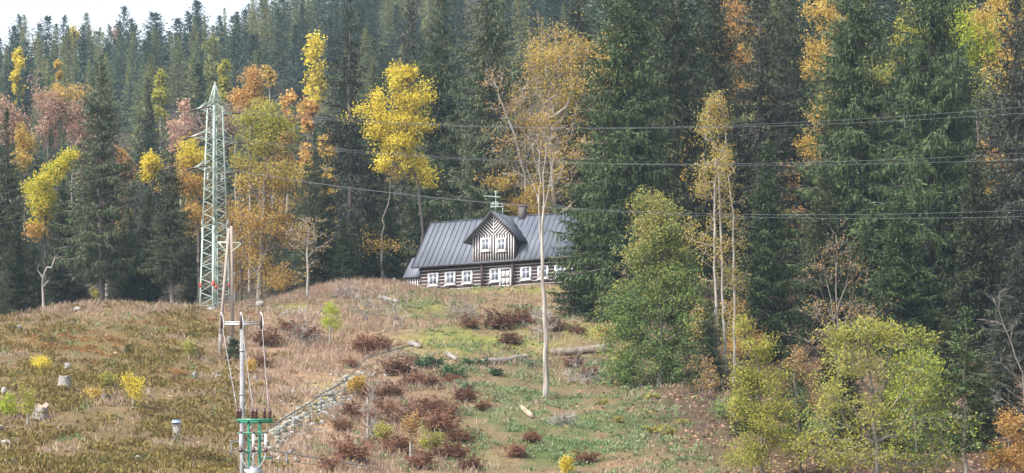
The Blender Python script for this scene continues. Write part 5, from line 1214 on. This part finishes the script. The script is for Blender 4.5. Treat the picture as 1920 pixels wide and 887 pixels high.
def fern(px, py, wpx, lab, set_, name, cat, group, i):
    g = ground(px, py); s = wpx * g[1] / F / 2.0
    o = obj(name, set_[i % len(set_)], None, g); o.rotation_euler = (0, 0, i * 1.9); o.scale = (s, s, min(s * 1.25, 1.5)); return tag(o, lab, cat, group)
for i, (px, py, wp, lab) in enumerate([
 (498, 648, 46, 'rusty bracken right of the concrete pole crossarm'), (545, 628, 40, 'rusty bracken on the tan slope left of the birch sapling'), (490, 688, 34, 'low rusty bracken streak on the tan slope'), (575, 640, 46, 'brown bracken just left of the bright birch sapling'),
 (682, 662, 50, 'rusty bracken right of the bright birch sapling'), (715, 655, 36, 'small rusty bracken left of the cut logs'), (655, 690, 28, 'rusty bracken beside the grey boulder at the handrail'),
 (882, 615, 34, 'rusty bracken on the upper bank, leftmost of the row'), (935, 618, 52, 'large rusty bracken in the middle of the upper bank'), (975, 612, 48, 'rusty bracken left of the bare bush on the bank'), (955, 646, 36, 'rusty bracken on the bank just above the broken log'), (1082, 628, 28, 'rusty bracken right of the dead tree on the bank'), (1045, 622, 36, 'rusty bracken touching the dead tree trunk on the bank'),
 (748, 705, 52, 'wide rusty bracken left of the green ferns'), (775, 725, 40, 'rusty bracken under the leftmost green fern'), (806, 728, 36, 'brown bracken below the green ferns'), (872, 756, 42, 'brown bracken below the grey-green fern'), (848, 722, 30, 'small brown bracken left of the grey-green fern'),
 (802, 778, 48, 'dark upright bracken in the middle of the patch'), (765, 800, 60, 'big dark bracken left of the patch centre'), (822, 812, 62, 'big dark bracken right of the patch centre'), (722, 778, 44, 'rusty bracken above the thin bare shrub'), (700, 800, 44, 'rusty bracken beside the thin bare shrub'), (735, 748, 40, 'rusty bracken right of the orange bush at the handrail'),
 (690, 752, 40, 'rusty bracken below the orange bush at the handrail'), (660, 785, 40, 'rusty bracken between steps and thin bare shrub'), (640, 808, 36, 'rusty bracken nearest the rubble of the steps'), (662, 868, 62, 'big rusty bracken just above the lower handrail'), (745, 850, 54, 'rusty bracken below the light green bramble'), (790, 880, 50, 'rusty bracken at the bottom edge left of centre'),
 (845, 860, 52, 'rusty bracken right of the yellow-green bramble'), (860, 830, 40, 'brown bracken where the weeds begin'), (1000, 832, 34, 'single brown bracken in the green weeds'), (968, 858, 40, 'dull brown bracken low in the green weeds'), (1100, 872, 40, 'single rusty bracken near the bottom edge right of centre'), (880, 885, 40, 'rusty bracken cut by the bottom edge'),
 (1075, 690, 36, 'rusty bracken right of the dead tree foot'), (1105, 708, 30, 'brown bracken in the brushwood right of the dead tree'), (820, 772, 36, 'reddish bracken behind the dark upright one'), (835, 785, 40, 'reddish-brown bracken on the right flank of the patch'), (905, 770, 30, 'small brown bracken left of the split log'), (620, 885, 40, 'rusty bracken under the lower handrail')]):
    fern(px, py, wp, lab, BR, 'bracken_clump', 'bracken', 'clumps of dead rusty bracken on the slope', i)
for i, (px, py, wp, st_, lab) in enumerate([(790, 690, 44, FE, 'leftmost of the dark green ferns below the cut logs'), (815, 688, 44, FE, 'dark green fern right of the leftmost one'), (838, 708, 48, FE, 'lowest of the dark green ferns'), (878, 692, 44, FE, 'dark green fern left of the broken log'), (905, 688, 34, FE, 'dark green fern touching the broken log'), (930, 706, 34, FE, 'dark green fern in front of the broken log'), (858, 708, 40, FE, 'dark green fern in the middle of the group'),
   (872, 734, 44, FB, 'pale grey-green fern below the dark green ferns'), (995, 690, 26, FB, 'small pale fern left of the dead tree foot'), (1228, 812, 46, FY_, 'big yellowing fern in the right gully'), (1258, 820, 40, FY_, 'yellowing fern right of the big one in the gully'), (1222, 748, 34, FY_, 'yellowing fern at the foot of the leafy willow'), (1160, 795, 30, FY_, 'small yellowing fern left of the big one in the gully'), (1280, 795, 30, FY_, 'small yellowing fern at the right of the gully'), (1130, 760, 34, FY_, 'yellowing plant on the weeds under the brushwood')]):
    fern(px, py, wp, lab, st_, 'fern_clump', 'fern', 'ferns growing on the slope', i)

# ------------------------------------------------------------------ ground cover (uncountable)
rc = np.random.default_rng(3)
def scatter(n, d0=138, d1=272):
    D = np.sqrt(rc.uniform(d0 ** 2, d1 ** 2, n)); x = rc.uniform(-.205, .205, n) * D; return x, D
def place(n, f, d0=138, d1=272, yard=.9):
    x, y = scatter(n, d0, d1); z = Hz(x, y); px = 960 + F * x / y; py = YH - F * z / y
    inh = (np.abs(x * c_ - y * s_ - (P0.x * c_ - P0.y * s_) - LEN / 2) < LEN / 2 + 1.2) & (x * s_ + y * c_ > P0.x * s_ + P0.y * c_ - yard)
    c = cover(px, py, x, y); pr = f(c, px, py, y) * ~inh
    onp = np.zeros(n)
    for i in range(len(pw_) - 1):
        a, b = pw_[i][:2], pw_[i + 1][:2]; q = np.stack([x, y], 1) - a; t = np.clip(q @ (b - a) / ((b - a) @ (b - a)), 0, 1); d = np.linalg.norm(q - t[:, None] * (b - a), axis=1); onp = np.maximum(onp, np.exp(-(d / 1.0) ** 2))
    pr = pr * (1 - .93 * onp); m = rc.uniform(size=n) < pr; return np.stack([x, y, z], 1)[m]
def tufts(c, nb, l0, l1, w, spread, out=.5, up=1.0):
    n = len(c) * nb; q = np.repeat(c, nb, 0) + np.concatenate([rc.normal(0, spread, (n, 2)), np.zeros((n, 1))], 1); d = np.concatenate([rc.normal(0, out, (n, 2)), np.full((n, 1), up)], 1)
    q[:, 2] -= .05; return lancets(q, d, rc.uniform(l0, l1, n), w, rc)
def cushions(c, nl, rmin, rmax, hmul, l, w):
    n = len(c) * nl; R_ = np.repeat(rc.uniform(rmin, rmax, len(c)), nl); v = rc.normal(size=(n, 3)); v[:, 2] = np.abs(v[:, 2]); v /= np.linalg.norm(v, axis=1, keepdims=True); v *= (rc.uniform(.35, 1, n) ** .5)[:, None]
    q = np.repeat(c, nl, 0) + v * R_[:, None] * [1, 1, hmul]; q[:, 2] -= .08; d = v * [.7, .7, 1] + rc.normal(0, .35, (n, 3)) + [0, 0, .5]; return lancets(q, d, l * rc.uniform(.6, 1.3, n), w, rc)
def stuff(name, V, mk, label=None):
    return tag(obj(name, mesh(name, V, quads(V), M[mk])), label, None, None, 'stuff')
heathmask = lambda c: c['heath'] * sst(.28, .46, c['n2'])
rust = lambda px, py: blob(px, py, [(150, 648, 80, 22, 1.1), (60, 645, 60, 14, .8), (190, 660, 40, 16, .8), (400, 600, 40, 10, .6), (330, 700, 40, 16, .5), (60, 860, 50, 20, .5), (250, 600, 60, 10, .6)])
stuff('bilberry_heath', cushions(place(34000, lambda c, px, py, y: np.clip(heathmask(c) - rust(px, py), 0, .9) * .62), 34, .35, .95, .62, .24, .06), 'heather')
stuff('rusty_bilberry_heath', cushions(place(16000, lambda c, px, py, y: np.clip(rust(px, py), 0, 1) * sst(.3, .5, c['n2']) * .6), 30, .3, .6, .6, .2, .05), 'heather_rust')
gr = place(52000, lambda c, px, py, y: np.clip(.42 - .2 * (px < 420) + .6 * c['tan'] - .75 * np.clip(heathmask(c), 0, 1) - .6 * c['green'] - .95 * c['litter'] - .5 * c['turf'], .02, 1) * sst(.2, .5, c['n']) * (y < 263), yard=3.2)
stuff('dry_grass', tufts(gr, 9, .3, .85, .026, .2, .5), 'grass')
stuff('green_grass', tufts(place(26000, lambda c, px, py, y: np.clip(c['turf'] + .3 * c['green'] - .1, 0, 1) * .8), 7, .15, .35, .022, .16, .4), 'grass_green')
stuff('green_weeds', cushions(place(34000, lambda c, px, py, y: np.clip(c['green'] * 1.3 + .1 - .3 * c['litter'], 0, 1) * sst(.36, .6, c['n']) * .6), 20, .2, .55, .9, .19, .06), 'weeds')
lt = place(80000, lambda c, px, py, y: np.clip(c['litter'] + .1, 0, 1) * .9); lt[:, 2] += .03
stuff('rusty_undergrowth', tufts(place(9000, lambda c, px, py, y: np.clip(blob(px, py, [(790, 790, 80, 70, 1), (710, 770, 60, 60, .6), (680, 860, 60, 30, .8), (940, 625, 80, 22, .7), (680, 655, 40, 16, .5), (530, 640, 60, 20, .4), (850, 860, 50, 30, .6), (800, 720, 60, 20, .5)]), 0, 1) * sst(.35, .6, c['n']) * .8), 12, .3, .8, .03, .25, .7), 'bracken')
stuff('leaf_litter', lancets(lt, rc.normal(size=lt.shape) * [1, 1, .25], rc.uniform(.15, .4, len(lt)), .09, rc), 'litter')
stuff('low_brush', tufts(place(9000, lambda c, px, py, y: np.clip(blob(px, py, [(720, 580, 170, 35, .8), (560, 640, 60, 40, .5), (760, 780, 130, 90, .8), (880, 600, 200, 30, .5), (1150, 700, 90, 40, .5), (330, 575, 220, 12, .35), (1350, 780, 200, 90, .5), (1700, 760, 250, 90, .4)]), 0, 1) * .55), 9, .4, 1.1, .012, .22, .35), 'brushwood')
stuff('shrub_leaves', cushions(place(7000, lambda c, px, py, y: np.clip(blob(px, py, [(760, 570, 120, 30, .6), (820, 585, 60, 20, .6), (760, 820, 110, 60, .6), (1000, 590, 60, 30, .4), (1150, 740, 90, 50, .4), (1350, 740, 150, 60, .4), (900, 620, 160, 50, .5), (1080, 660, 90, 40, .5), (1800, 760, 200, 80, .4), (1600, 820, 260, 60, .5), (1330, 830, 120, 50, .4), (480, 600, 50, 20, .3), (640, 640, 60, 40, .25)]), 0, 1) * sst(.45, .65, c['n']) * .6), 16, .2, .5, .9, .15, .045), 'willow_y')
